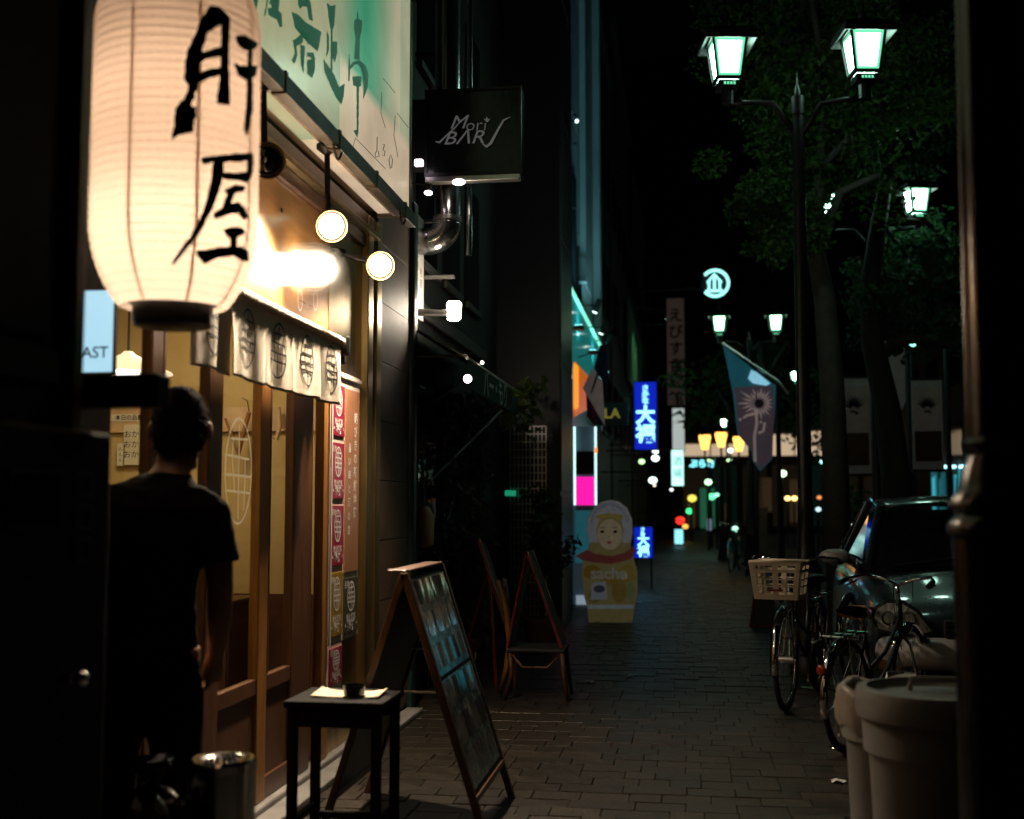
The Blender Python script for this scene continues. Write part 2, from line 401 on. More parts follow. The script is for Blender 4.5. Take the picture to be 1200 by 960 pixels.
MB().box(-1.419, -1.408, 1.5, 2.55, 1.62, 1.7).build('ledge', M['nearwall'], NW, bevel=.005)

# ------------------------------------------------------------------ restaurant building
y0, y1 = 2.95, fy(478, -1.80)
RB = thing('restaurant_building', 'warm lit restaurant with sliding wood doors under a green lettered fascia', 'building', (-2.5, 5.4, 0))
ydl = fy(131); yd = [fy(u) for u in (131, 175, 188, 243, 260, 305, 316, 344, 366)]
ypost = fy(384)
# shell
MB().box(-4.6, FX+.03, y0, y1, 0, .06).build('base_step', M['concrete'], RB, bevel=.01)
MB().box(FX+.031, FX+.14, y0+.5, y1, 0, .035).build('door_step', M['concrete'], RB, bevel=.008)
MB().box(-1.99, FX-.01, y0, ydl-.003, .06, 3.2).build('end_wall', M['darkwall'], RB)
MB().box(-5.4, FX-.02, y0, y1+.02, 3.3, 9).build('upper_wall', M['bldgrey'], RB)
MB().box(-4.7, -4.6, y0, y1, 0, 3.2).build('back_wall', M['plaster'], RB)
MB().box(-4.6, -2.0, y0-.1, y0, 0, 3.2).build('inner_side_wall', M['plaster'], RB)
MB().box(-4.6, FX-.06, y0, y1, 2.72, 2.8).build('ceiling', M['plaster'], RB)
MB().box(-4.6, FX-.06, y0+.02, 7.0, .061, .075).build('floor', M['wainscot'], RB)
PY = 7.02
part = MB().box(-4.6, FX-.05, PY, PY+.1, .07, 2.72).build('partition', M['plaster'], RB)
zw = onY(330, 696, PY).z
MB().box(-4.59, FX-.06, PY-.012, PY-.001, .08, zw).build('wainscot', M['wainscot'], part)
MB().box(-4.59, FX-.06, PY-.03, PY-.0125, onY(280, 506, PY).z, onY(280, 478, PY).z).build('shelf_rail', M['soffit'], part)
# lintel, transom board, beams
zl = 2.13
MB().box(-1.95, FX+.02, ydl, fy(384), zl, zl+.13).build('lintel', M['wood'], RB, bevel=.006)
tb = MB().box(-1.9, FX-.015, ydl, fy(410), zl+.131, 2.86).build('transom_board', M['board'], RB, bevel=.004)
for u in (351, 369):
    mb = MB(); c = onX(u, 352, FX-.012); pts = [(.035*math.cos(a), .05*math.sin(a)) for a in [i*math.pi/9 for i in range(18)]]
    ribbon(mb, pts, .006, lambda a, b: (FX-.009, c.y+a, c.z+b), True); mb.build('board_ring', M['posterwhite'], tb)
MB().box(FX-.05, FX+.012, ydl, fy(432), 2.861, 2.93).build('beam', M['wood'], RB, bevel=.006)
MB().box(FX-.02, FX+.055, ydl, fy(434), 2.931, 2.962).build('beam_trim', M['brass'], RB, bevel=.004)
MB().box(FX-.04, FX+.02, ydl, fy(434), 2.965, 3.055).build('upper_beam', M['wood'], RB, bevel=.004)
# sliding doors
for i in range(4):
    a, b = yd[2*i], yd[2*i+1]; w = yd[2*i+2]-b
    dr = MB().box(FX-.045, FX, b, yd[2*i+2]-.002, .062, zl-.001).build('sliding_door', M['wood'] if i != 2 else M['woodlight'], RB, bevel=.005)  # the lamplit stile gets amber wood: its light is put into the colour
    MB().box(FX-.04, FX-.004, a, b-.001, .53, .60).build('rail', M['wood'], dr, bevel=.005)
    MB().box(FX-.04, FX-.004, a, b-.001, .063, .16).build('rail', M['wood'], dr, bevel=.005)
    MB().box(FX-.03, FX-.016, a, b-.001, .161, .529).build('panel', M['wood'], dr)
    MB().add([(FX-.02, a, .601), (FX-.02, b-.001, .601), (FX-.02, b-.001, zl-.002), (FX-.02, a, zl-.002)], [(0, 1, 2, 3)]).build('pane', M['pane'], dr)
    if i == 1 or i == 3:
        MB().box(FX-.038, FX-.006, a+.02, a+.034, .601, zl-.003).build('muntin', M['wood'], dr)
def frost(name, k):
    m = bpy.data.materials.new(name); m.use_nodes = True; N, L = m.node_tree.nodes, m.node_tree.links; N.remove(N['Principled BSDF'])
    a = N.new('ShaderNodeBsdfTransparent'); b = N.new('ShaderNodeBsdfTranslucent'); x = N.new('ShaderNodeMixShader'); x.inputs[0].default_value = k
    L.new(a.outputs[0], x.inputs[1]); L.new(b.outputs[0], x.inputs[2]); L.new(x.outputs[0], N['Material Output'].inputs[0]); return m
def emblem(mb, fn, rx, ry, w):
    """the oval crest: ring, stem and cross strokes"""
    ribbon(mb, [(rx*math.cos(t), ry*math.sin(t)) for t in [i*math.pi/14 for i in range(28)]], w, fn, True)
    for pts in (((0, .88*ry), (0, -.92*ry)), ((-.62*rx, .6*ry), (.66*rx, .62*ry)), ((-.85*rx, .28*ry), (.8*rx, .24*ry)),
                ((-.92*rx, -.08*ry), (.95*rx, -.1*ry)), ((-.86*rx, -.38*ry), (.86*rx, -.42*ry)), ((-.45*rx, .62*ry), (-.5*rx, .25*ry), (-.3*rx, -.38*ry)), ((.48*rx, .25*ry), (.5*rx, -.1*ry), (.42*rx, -.75*ry))):
        ribbon(mb, [tuple(Vector(pts[0]).lerp(Vector(pts[-1]), k/4)) if len(pts) == 2 else pts[min(k, len(pts)-1)] for k in range(5 if len(pts) == 2 else len(pts))], w, fn)
ec = onX(283, 552, FX); mb = MB()
emblem(mb, lambda a, b: (FX-.012, ec.y+a, ec.z+b), .15, .22, .010)
mb.build('door_crest', frost('vinyl', .8), [o for o in RB.children if o.name.startswith('sliding_door')][2])
# jamb, metal column, tiled pillar
MB().box(FX-.12, FX-.05, fy(366)+.004, fy(377), .062, zl-.002).build('dark_recess', M['black'], RB)
MB().box(FX-.04, FX+.01, fy(377), fy(385), .062, zl-.002).build('jamb', M['woodlight'], RB, bevel=.005)
MB().box(FX-.05, FX-.012, fy(385)+.003, fy(424), .062, 2.86).build('side_panel', M['brass'], RB)
for a, b, p in ((424, 430, .03), (430.5, 433, .01), (433.5, 439, .035)):
    MB().box(FX-.05, FX+p, fy(a), fy(b), .062, 3.05).build('metal_column', M['brass'], RB, bevel=.006)
pil = MB().box(-2.1, -1.80, fy(440, -1.8), y1, 0, 3.28).build('pillar', M['tile'], RB, bevel=.004)
for k in range(9): MB().box(-1.801, -1.797, fy(440, -1.8)+.005, y1-.005, .06+.36*k, .06+.36*k+.352).build('tile', M['tile'], pil, bevel=.003)
MB().box(-1.83, -1.765, y1+.004, y1+.12, 0, 3.4).build('green_downpipe', mat('downpipe', (.008, .03, .026), .4), RB, bevel=.02)
# soffit and gutter below the fascia
SX = -1.60; sy0, sy1 = 3.05, onX(480, 300, -1.60).y; sz = onX(478, 248, SX).z
MB().box(SX-.02, FX-.02, sy0, sy1, sz+.02, sz+.06).build('soffit', M['soffit'], RB)
MB().box(SX-.05, SX-.021, sy0, sy1, sz-.03, sz+.019).build('soffit_rail', M['railpaint'], RB, bevel=.004)
MB().box(SX-.10, SX-.056, sy0, sy1, sz-.018, sz+.019).build('soffit_rail', M['railpaint'], RB, bevel=.004)
gt = MB().box(SX-.02, SX+.035, sy0, sy1+.01, sz-.085, sz-.002).build('gutter', M['gutter'], RB, bevel=.006)
for t in (.2, .38, .58, .76, .93):
    yy = sy0+(sy1-sy0)*t; MB().box(SX-.022, SX+.041, yy, yy+.03, sz-.092, sz+.004).build('gutter_strap', M['gutter'], gt, bevel=.004)
for t, n in ((.56, 7), (.9, 7)):
    yy = sy0+(sy1-sy0)*t
    MB().tube([(SX+.03, yy+.02*k, sz-.09-.05*math.sin(k/n*math.pi)) for k in range(n+1)], .006, 6).build('cable', M['rubber'], gt, smooth=True)

# fascia sign
FS = thing('fascia_sign', 'cream backlit fascia board with green brush lettering above the restaurant doors', 'sign', (SX, 5, sz))
fm = bpy.data.materials.new('fascia_green_fade'); fm.use_nodes = True; N, L = fm.node_tree.nodes, fm.node_tree.links; b = N['Principled BSDF']
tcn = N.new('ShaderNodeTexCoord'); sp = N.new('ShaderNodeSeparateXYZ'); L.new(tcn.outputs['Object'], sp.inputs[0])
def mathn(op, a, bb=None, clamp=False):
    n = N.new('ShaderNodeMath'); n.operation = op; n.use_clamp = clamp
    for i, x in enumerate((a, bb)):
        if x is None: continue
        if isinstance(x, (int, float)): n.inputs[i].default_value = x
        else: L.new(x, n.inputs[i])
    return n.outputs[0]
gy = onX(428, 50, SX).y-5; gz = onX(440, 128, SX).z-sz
dy = mathn('DIVIDE', mathn('SUBTRACT', sp.outputs[1], gy), .62); gauss = mathn('POWER', 2.718, mathn('MULTIPLY', mathn('MULTIPLY', dy, dy), -1))  # green strongest at one point, fading along the board
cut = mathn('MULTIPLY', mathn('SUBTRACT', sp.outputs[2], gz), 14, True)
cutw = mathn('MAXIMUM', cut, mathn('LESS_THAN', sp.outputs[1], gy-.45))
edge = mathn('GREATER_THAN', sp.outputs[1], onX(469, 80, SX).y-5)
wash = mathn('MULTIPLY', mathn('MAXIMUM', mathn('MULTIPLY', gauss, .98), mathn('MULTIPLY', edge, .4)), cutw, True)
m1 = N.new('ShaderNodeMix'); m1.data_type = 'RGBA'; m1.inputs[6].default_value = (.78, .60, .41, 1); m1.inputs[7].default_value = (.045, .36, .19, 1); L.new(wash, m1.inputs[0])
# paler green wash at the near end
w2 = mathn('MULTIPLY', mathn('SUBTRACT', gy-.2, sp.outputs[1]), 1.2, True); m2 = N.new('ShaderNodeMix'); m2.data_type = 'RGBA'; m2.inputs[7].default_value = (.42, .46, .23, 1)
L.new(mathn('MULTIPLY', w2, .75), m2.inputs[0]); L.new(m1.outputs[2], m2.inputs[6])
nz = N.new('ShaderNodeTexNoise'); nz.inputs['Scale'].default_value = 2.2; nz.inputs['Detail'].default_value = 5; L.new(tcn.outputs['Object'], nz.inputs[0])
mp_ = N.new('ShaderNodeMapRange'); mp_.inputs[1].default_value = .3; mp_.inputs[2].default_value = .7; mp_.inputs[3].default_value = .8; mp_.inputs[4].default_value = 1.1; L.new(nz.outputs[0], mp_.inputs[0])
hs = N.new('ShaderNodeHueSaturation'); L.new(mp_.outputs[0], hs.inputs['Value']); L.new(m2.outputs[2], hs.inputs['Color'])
L.new(hs.outputs[0], b.inputs['Base Color']); L.new(hs.outputs[0], b.inputs['Emission Color']); b.inputs['Emission Strength'].default_value = .72; b.inputs['Roughness'].default_value = .25; b.inputs['Coat Weight'].default_value = .3  # the face emits its own colour
ftop = 5.1
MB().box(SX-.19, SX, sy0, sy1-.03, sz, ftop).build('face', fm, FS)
MB().box(SX-.2, SX+.006, sy1-.029, sy1+.02, sz-.02, ftop).build('edge_trim', M['brownpost'], FS, bevel=.004)
MB().box(SX-.2, SX+.02, sy0, sy1+.02, ftop+.002, ftop+.06).build('top_cap', M['gutter'], FS, bevel=.004)
gm = mat('green_letter', (.035, .16, .085), .5, var=.25, scale=6, emis=(.03, .17, .09), es=.35)
def fz(zx, zy): p = onX(260+zx/4.8, zy/4.8, SX+.0035); return p
G = [[[(262,20),(300,-40),(325,5),(318,60),(335,75),(340,150),(325,155),(310,110),(262,85),(258,45),(280,45),(290,25)], [(235,95),(248,30),(255,-50),(270,-50),(245,85)], [(165,-60),(215,-60),(192,65)]],
     [[(432,-60),(470,-60),(500,20),(512,120),(490,110),(480,40),(455,35),(440,50),(428,25)], [(392,65),(432,85),(470,125),(560,180),(540,290),(510,235),(480,255),(490,190),(445,160),(430,145),(410,155)],
      [(398,225),(440,220),(445,170),(460,180),(455,240),(420,260),(425,310),(408,360),(393,340),(410,300)], [(440,250),(468,260),(460,415),(445,360)],
      [(478,295),(515,295),(525,330),(522,400),(508,440),(480,415),(480,340),(490,345),(492,395),(505,400),(510,360),(506,318),(480,318)]],
     [[(590,15),(612,35),(640,28),(632,140),(622,170),(622,400),(612,390),(613,170),(607,150)], [(590,170),(602,200),(603,280),(582,335),(590,290)], [(622,235),(648,235),(650,290),(635,355),(622,320)],
      [(572,330),(590,360),(635,425),(650,470),(660,490),(690,470),(685,545),(672,588),(640,545),(610,480),(578,400)]],
     [[(762,58),(770,110),(790,115),(785,180),(775,220),(775,336),(745,333),(752,220),(742,150),(745,112),(757,108)],
      [(735,430),(785,430),(783,485),(772,488),(768,745),(762,778),(740,735),(758,742),(758,488),(738,480)]]]
for ch in G:
    mb = MB()
    for pi_, poly in enumerate(ch): fill2d(mb, rough(poly, 1.4, 12, pi_, .5), fz)
    if ch is G[3]:
        ribbon(mb, [(716, 305), (717, 380), (714, 458)], [3, 13, 8], fz)
        ribbon(mb, [(722, 385), (740, 358), (768, 350), (795, 375), (809, 425), (808, 490), (796, 555)], [10, 20, 24, 32, 34, 24, 4], fz)
    mb.build('brush_character', gm, FS)
mb = MB()
for pts in ([(750,775),(840,868),(920,950)], [(905,440),(940,480),(975,525)], [(985,635),(1015,675),(1050,720)], [(900,520),(895,640),(920,720)], [(975,650),(968,760),(990,885)], [(750,780),(738,830)]): ribbon(mb, pts, 3.2, fz)
mb.build('line_drawing', M['ink'], FS)
for pts in ([(874,770),(872,850),(862,862),(866,885),(885,880),(880,850)], [(905,815),(916,812),(906,845),(918,850),(914,878),(902,872)], [(948,950),(940,900),(950,868),(960,900),(955,945)]): mb = MB(); ribbon(mb, pts, 4.5, fz); mb.build('small_letter', M['ink'], FS)

# interior lights and fittings
it = emit('added_ceiling_glow', (1, .80, .46), 27)  # unseen ceiling lamps, added to light the room
for i, (x, y) in enumerate(((-2.75, 4.4), (-2.75, 6.0))):
    t = thing('ceiling_lamp', ('flat warm ceiling lamp inside the restaurant, nearer the lantern', 'flat warm ceiling lamp inside the restaurant, near the inner partition')[i], 'lamp', (x, y, 2.719), group='restaurant ceiling lamps')
    MB().lathe([(.26, 0), (.26, -.03), (.24, -.035)], 24, (x, y, 2.719)).build('housing', M['white'], t, smooth=True)
    MB().lathe([(.235, -.036), (.235, -.05), (.15, -.07), (.01, -.075)], 24, (x, y, 2.719)).build('diffuser', it, t, smooth=True)
p = onY(150, 430, 5.4)
t = thing('pendant_lamp', 'white cone pendant lamp glowing behind the window beside the man', 'lamp', (p.x, p.y, p.z))
MB().lathe([(.21, -.035), (.205, -.025), (.035, .06), (.02, .075)], 28, p, cap=False).build('shade', emit('pendant_shade', (1, .78, .5), 1.1), t, smooth=True)
MB().cyl(p+Vector((0, 0, .07)), (p.x, p.y, 2.72), .006).build('cord', M['rubber'], t)
MB().lathe([(.01, -.06), (.05, -.055), (.055, -.02), (.02, .03)], 20, p).build('bulb', emit('pendant_bulb', (1, .9, .95), 8), t, smooth=True)
# wall papers, strips, coat hanger
for i, (a, b, c, e, txt) in enumerate(((147, 498, 173, 545, 'おかき'), (139, 520, 147, 546, 'ん'), (128, 486, 178, 494, '本日の品書'))):
    q0, q1 = onY(a, b, PY-.016), onY(c, e, PY-.016)
    t = MB().box(q0.x, q1.x, PY-.035, PY-.0305, q1.z, q0.z).build('wall_notice', M['paper'], None, label=('cream handwritten notice on the restaurant wall behind the man', 'small cream slip left of the larger handwritten notice', 'long strip of written menu slips high on the inner wall')[i], cat='notice')
    mb = MB(); w, h = q1.x-q0.x, q0.z-q1.z
    if i == 2: put_text(mb, txt, (q0.x+w/2, PY-.037, q1.z+h/2), (1, 0, 0), (0, 0, 1), h*.8, .01)
    else:
        for k in range(3): put_text(mb, txt, (q0.x+w/2, PY-.037, q1.z+h*(.75-.25*k)), (1, 0, 0), (0, 0, 1), h*.2)
    mb.build('handwriting', M['ink'], t, world=True)
p = onY(288, 520, PY-.1)
t = thing('coat_hanger', 'amber wooden coat hanger seen through the glass door', 'hanger', (p.x, p.y, p.z))
MB().bar(onY(279, 532, PY-.1), onY(292, 483, PY-.1), .03, .022).bar(onY(279, 532, PY-.1), onY(264, 490, PY-.1), .02, .014).build('shoulder_bar', M['woodlight'], t, bevel=.005)
MB().tube([onY(292, 483, PY-.1), onY(290, 470, PY-.09), onY(284, 466, PY-.06)], .004, 6).build('hook', M['chrome'], t)
p = onY(325, 500, PY-.1)
t = thing('wooden_peg', 'curved pale wooden handle hanging behind the narrow door pane', 'hook', (p.x, p.y, p.z))
MB().tube([onY(326, 478, PY-.08), onY(328, 500, PY-.1), onY(324, 515, PY-.1), onY(321, 512, PY-.1)], .014, 8).build('handle', M['soffit'], t, smooth=True)
p = onY(224, 450, 5.6)
t = thing('wall_cupboard', 'dark counter cabinet standing inside behind the glass', 'cabinet', (-3.0, 6.6, .08))
MB().box(-3.3, -2.55, 6.55, 6.98, .08, .78).build('carcass', M['wainscot'], t, bevel=.01)
MB().box(-3.32, -2.53, 6.53, 6.985, .781, .81).build('worktop', M['wood'], t, bevel=.006)
for k in range(2): MB().box(-3.27+.37*k, -2.93+.37*k, 6.535, 6.549, .12, .74).build('door', M['wood'], t, bevel=.004)

# noren curtain
NX = -1.72; ny0, ny1 = fy(213, NX), fy(391, NX); nzt = onX(395, 405, NX).z; nzb = onX(390, 476, NX).z
NO = thing('noren_curtain', 'off-white split door curtain printed with black oval crests', 'curtain', (NX, (ny0+ny1)/2, nzt))
MB().cyl((NX, ny0-.08, nzt), (NX, ny1+.06, nzt), .016).build('rod', M['wood'], NO, smooth=True)
MB().box(FX-.01, NX+.03, ny1+.061, ny1+.10, nzt-.09, nzt+.04).box(NX-.02, NX+.06, ny1+.03, ny1+.06, nzt-.05, nzt+.05).build('bracket', M['black'], NO, bevel=.01)
MB().box(FX-.01, NX+.03, ny0-.12, ny0-.085, nzt-.05, nzt+.04).build('bracket', M['black'], NO, bevel=.01)
nk = 5; wk = (ny1-ny0)/nk
def cloth(k):
    ph = (0.3, 1.6, 2.9, 4.4, 5.2)[k]; am = (.007, .006, .008, .006, .007)[k]
    def fn(a, t):   # a 0..1 across, t 0..1 down
        y = ny0+wk*(k+a*1.05-.025); f = min(1, t*1.6)
        x = NX+.018+am*f*math.sin(a*5.2+ph)+.0035*f*math.sin(a*13+ph*2)+.004*t*math.sin(ph*1.7)+.010*f*max(0, math.sin(a*3.1+ph))**6+.0022*k
        x += .006*math.sin(a*60+k)*max(0, 1-t*7)
        return (x, y, nzt+.02-(nzt-nzb+.02)*t-.004*f*math.cos(a*5.2+ph))
    return fn
for k in range(nk):
    fn = cloth(k)
    c = MB().sheet(fn, 48, 24).build('cloth_strip', M['cloth'], NO, smooth='all', solid=.003)
    mb = MB(); ww = wk
    def efn(a, b, fn=fn):
        p = Vector(fn(.5+a/wk, .5-b/(nzt-nzb))); return p+Vector((.0035, 0, 0))
    emblem(mb, efn, .080, .108, .0085); mb.build('crest', M['ink'], c)
    MB().tube([Vector(fn(a/24, .02))+Vector((.004, 0, .004)) for a in range(25)], .02, 8).build('sleeve', M['cloth'], c, smooth='all')

# vertical menu poster
PX = FX+.018
MP = thing('menu_poster_board', 'tall white framed board of maroon, brown and gold menu posters beside the doors', 'poster', (PX, fy(403, PX), .6))
pz = lambda u, v: (fy(u, PX), onX(u, v, PX).z)
yL, yM, yR = fy(386, PX), fy(403, PX), fy(421, PX); zt = onX(386, 430, PX).z; zb = onX(386, 757, PX).z
MB().box(PX-.028, PX-.004, yL, yR, zb, zt).build('backing', M['posterwhite'], MP, bevel=.004)
MB().box(PX-.028, PX-.004, yL, yM+.004, onX(386, 812, PX).z, zb-.003).build('backing', M['posterwhite'], MP, bevel=.004)
zs = [onX(386, v, PX).z for v in (446, 516, 591, 671, 755, 812)]
def poster(a, b, z0, z1, m, sty):
    o = MB().box(PX-.004, PX+.003, a, b, z0, z1).build('poster', m, MP, bevel=.002)
    cy, w, h = (a+b)/2, b-a, z1-z0; mb = MB(); X = PX+.0045
    U, V = (0, 1, 0), (0, 0, 1)
    if sty == 'crest':
        emblem(mb, lambda p, q: (X, cy+p, z1-h*.34+q), w*.26, h*.26, w*.04)
        put_text(mb, '名物', (X, cy-w*.33, z1-h*.12), U, V, w*.16, .01); put_text(mb, '炭火焼処', (X, cy, z0+h*.27), U, V, w*.17, .02); put_text(mb, '・鶏丼・', (X, cy, z0+h*.13), U, V, w*.26, .03)
    else:
        put_column(mb, '朝びきの新鮮地鶏', (X, cy+w*.2, z1-h*.42), U, V, w*.24, h*.075, .02); put_column(mb, '旨い串と酒の店', (X, cy-w*.22, z1-h*.55), U, V, w*.2, h*.075, .02)
    mb.build('lettering', M['white'], o)
a1, b1 = yL+.03, yM-.012
for i, m in enumerate((M['maroon'], M['maroon'], M['maroon'], M['gold'], M['maroon'])):
    poster(a1, b1, zs[i+1]+.03, zs[i]-(.006 if i != 4 else .03), m, 'crest')
zr = onX(421, 672, PX).z; zrb = onX(421, 741, PX).z
poster(yM+.012, yR-.025, zr+.02, zs[0]-.01, M['orange'], 'column')
poster(yM+.012, yR-.025, zrb+.02, zr-.012, M['olive'], 'crest')
MB().box(PX+.0035, PX+.012, yL-.004, yL+.012, zb, zt).build('frame_edge', M['white'], MP); MB().box(PX+.0035, PX+.010, yL, yR, zt-.03, zt-.012).build('frame_edge', M['posterwhite'], MP)

# spotlights under the soffit
hot = emit('hot_lens', (1, .76, .54), 75)
def floodlight(name, label, c, r, aim, base, on=True, group='floodlights under the fascia', power=0, beam=None, ang=100):
    c, base = Vector(c), Vector(base); t = thing(name, label, 'lamp', base, group=group)
    d = (Vector(aim)-c).normalized()
    b0 = c-d*r*1.5
    MB().tube([c, c-d*r*.25, c-d*r*.9, b0], [r*1.12, r*1.1, r*.85, r*.45], 24).build('head', M['black'], t, smooth=True)
    MB().tube([c+d*.002, c+d*r*.25, c+d*r*.38], [r*1.12, r*1.20, r*1.22], 28, cap=False).build('bezel', M['brass'], t, smooth=True, solid=.006)
    MB().tube([c+d*.0105, c+d*r*.3, c+d*r*.55, c+d*r*.75, c+d*r*.82], [r*.93, r*.90, r*.74, r*.42, r*.1], 24).build('lens', hot if on else M['carglass'], t, smooth=True)
    MB().tube([base, base+(b0-base)*.5+Vector((0, 0, -.01)), b0], .014, 8).build('arm', M['black'], t, smooth=True)
    MB().lathe([(.05, 0), (.05, -.02), (.02, -.045)], 18, base).build('mount', M['black'], t, smooth=True)
    if on and power:
        light('SPOT', c+d*(r*.85+.01), power, (1, .78, .55), t, .04, Vector(beam), ang, .7)
    return t
lp = [(313, 188, 17, False), (388, 265, 15.5, True), (445, 311, 14, True)]
for i, (u, v, rr, on) in enumerate(lp):
    c = onX(u, v, (-1.62, -1.62, -1.58)[i]); dep = (_RC.transposed() @ (c-EYE)).z*-1
    floodlight('floodlight', ('unlit round floodlight beside the paper lantern', 'lit round floodlight hung under the middle of the fascia', 'lit round floodlight by the tiled pillar')[i], c, rr*dep/FPX, (c.x+.75, c.y-1.5, c.z-.55), (SX-.06 if i != 2 else FX, c.y+.05, sz-.03 if i != 2 else c.z+.1), on, power=(0, 360, 290)[i], beam=((0, 0, 0), (-1.78, c.y-.8, 1.7), (-1.50, c.y-.15, 1.1))[i], ang=(90, 115, 118)[i])
# reflected glare on the board, built as an added glowing capsule
p = onY(345, 315, 5.5); q0, q1 = onY(312, 315, 5.5), onY(376, 315, 5.5); rr = .078
t = thing('glare_capsule', 'glaring white capsule lamp projecting from the brown board above the curtain', 'lamp', (q0.x, 5.5, q0.z))
MB().tube([q0-Vector((rr*.98, 0, 0)), q0-Vector((rr*.7, 0, 0)), q0, q1, q1+Vector((rr*.7, 0, 0)), q1+Vector((rr*.98, 0, 0))], [rr*.2, rr*.72, rr, rr, rr*.72, rr*.2], 24).build('tube', emit('glare_capsule_glow', (1, .82, .56), 20), t, smooth='all')
MB().cyl(q0-Vector((rr+.12, 0, 0)), q0-Vector((rr*.85, 0, 0)), .03).build('holder', M['black'], t, smooth=True)
p = onY(312, 272, 5.3)
for k_, f_ in ((1.18, .06), (1.38, .03), (1.62, .018)):
    R_ = rr*k_; MB().tube([q0-Vector((R_, 0, 0)), q0-Vector((R_*.7, 0, 0)), q0, q1, q1+Vector((R_*.7, 0, 0)), q1+Vector((R_, 0, 0))], [R_*.2, R_*.72, R_, R_, R_*.72, R_*.2], 28).build('frosted_sleeve', frost('frosted_%d' % int(k_*100), f_), t, smooth='all')  # thin shells added as a soft halo around the glare
p = onY(312, 272, 5.3)
t = thing('glare_ball', 'round glowing bulb between the paper lantern and the capsule lamp', 'lamp', p)  # second glare spot, built as an added glowing ball
MB().ball(p, .068, n=20, m=14).build('globe', emit('glare_ball_glow', (1, .78, .5), 14), t, smooth='all')
MB().tube([p+Vector((-.02, 0, .05)), p+Vector((-.12, 0, .12)), (FX-.01, p.y, p.z+.1)], .012, 8).build('arm', M['black'], t, smooth=True)

# paper lantern
LY = 3.2; lc = onY(207, 160, LY); lz0 = onY(207, 361, LY).z; lz1 = lc.z+.50; LRr = abs(onY(305, 160, LY).x-onY(110, 160, LY).x)/2*.92
LN = thing('paper_lantern', 'large glowing cream paper lantern with two black brushed characters', 'lantern', (lc.x, LY, lz0))
def lrad(z):
    t = (z-lz0)/(lz1-lz0); e = .62
    s = min(1, t/.24); s2 = min(1, (1-t)/.2)
    f = lambda s: e+(1-e)*math.sin(s*math.pi/2)**.75 if s < 1 else 1
    return LRr*min(f(s), f(s2))
nr = 41; prof = []
for i in range(nr*4+1):
    z = lz0+(lz1-lz0)*i/(nr*4); prof.append((lrad(z)+.0022*abs(math.sin(math.pi*i/4)), z))
MB().lathe(prof, 72, (lc.x, LY, 0), cap=False).build('paper', M['lanternpaper'], LN, smooth='all')
mb = MB()
for i in range(1, nr):
    z = lz0+(lz1-lz0)*i/nr; r = lrad(z)-.0005
    mb.tube([(lc.x+r*math.cos(a), LY+r*math.sin(a), z) for a in [k*math.pi/30 for k in range(60)]], .0008, 4, closed=True)
mb.build('bamboo_ribs', M['saddle'], LN)
for k in range(8):
    a = R(-97+45*k); mb = MB()
    mb.sheet(lambda s, t: (lc.x+(lrad(lz0+(lz1-lz0)*t)-.002)*math.cos(a+(s-.5)*.04), LY+(lrad(lz0+(lz1-lz0)*t)-.002)*math.sin(a+(s-.5)*.055), lz0+(lz1-lz0)*t), 2, 60)
    mb.build('seam', M['lanternpaper'], LN, smooth='all')
MB().lathe([(.10, lz0-.055), (.108, lz0-.05), (.112, lz0+.006), (.125, lz0+.012)], 36, (lc.x, LY, 0)).build('bottom_ring', M['black'], LN, smooth=True)
MB().lathe([(.125, lz1-.01), (.112, lz1), (.108, lz1+.06), (.1, lz1+.065)], 36, (lc.x, LY, 0)).build('top_ring', M['black'], LN, smooth=True)
MB().tube([(lc.x-.1, LY, lz1+.06), (lc.x-.05, LY, lz1+.2), (lc.x, LY, lz1+.26), (lc.x+.05, LY, lz1+.2), (lc.x+.1, LY, lz1+.06)], .006, 8).build('bail', M['black'], LN, smooth=True)
MB().tube([(lc.x, LY, lz1+.27), (lc.x-.2, LY, lz1+.29), (FX-.02, LY, lz1+.3)], .016, 10).build('hanging_arm', M['black'], LN, smooth=True)
def lsurf(zx, zy):
    d = ray(180+zx/3, zy/3); z = lc.z
    for _ in range(6):
        r = lrad(z)+.005; ox, oy = -lc.x, -LY
        A = d.x*d.x+d.y*d.y; B = 2*(d.x*ox+d.y*oy); C = ox*ox+oy*oy-r*r; D = max(B*B-4*A*C, 0)
        t_ = (-B-math.sqrt(D))/(2*A); z = H+d.z*t_; z = min(max(z, lz0), lz1)
    return EYE+d*t_
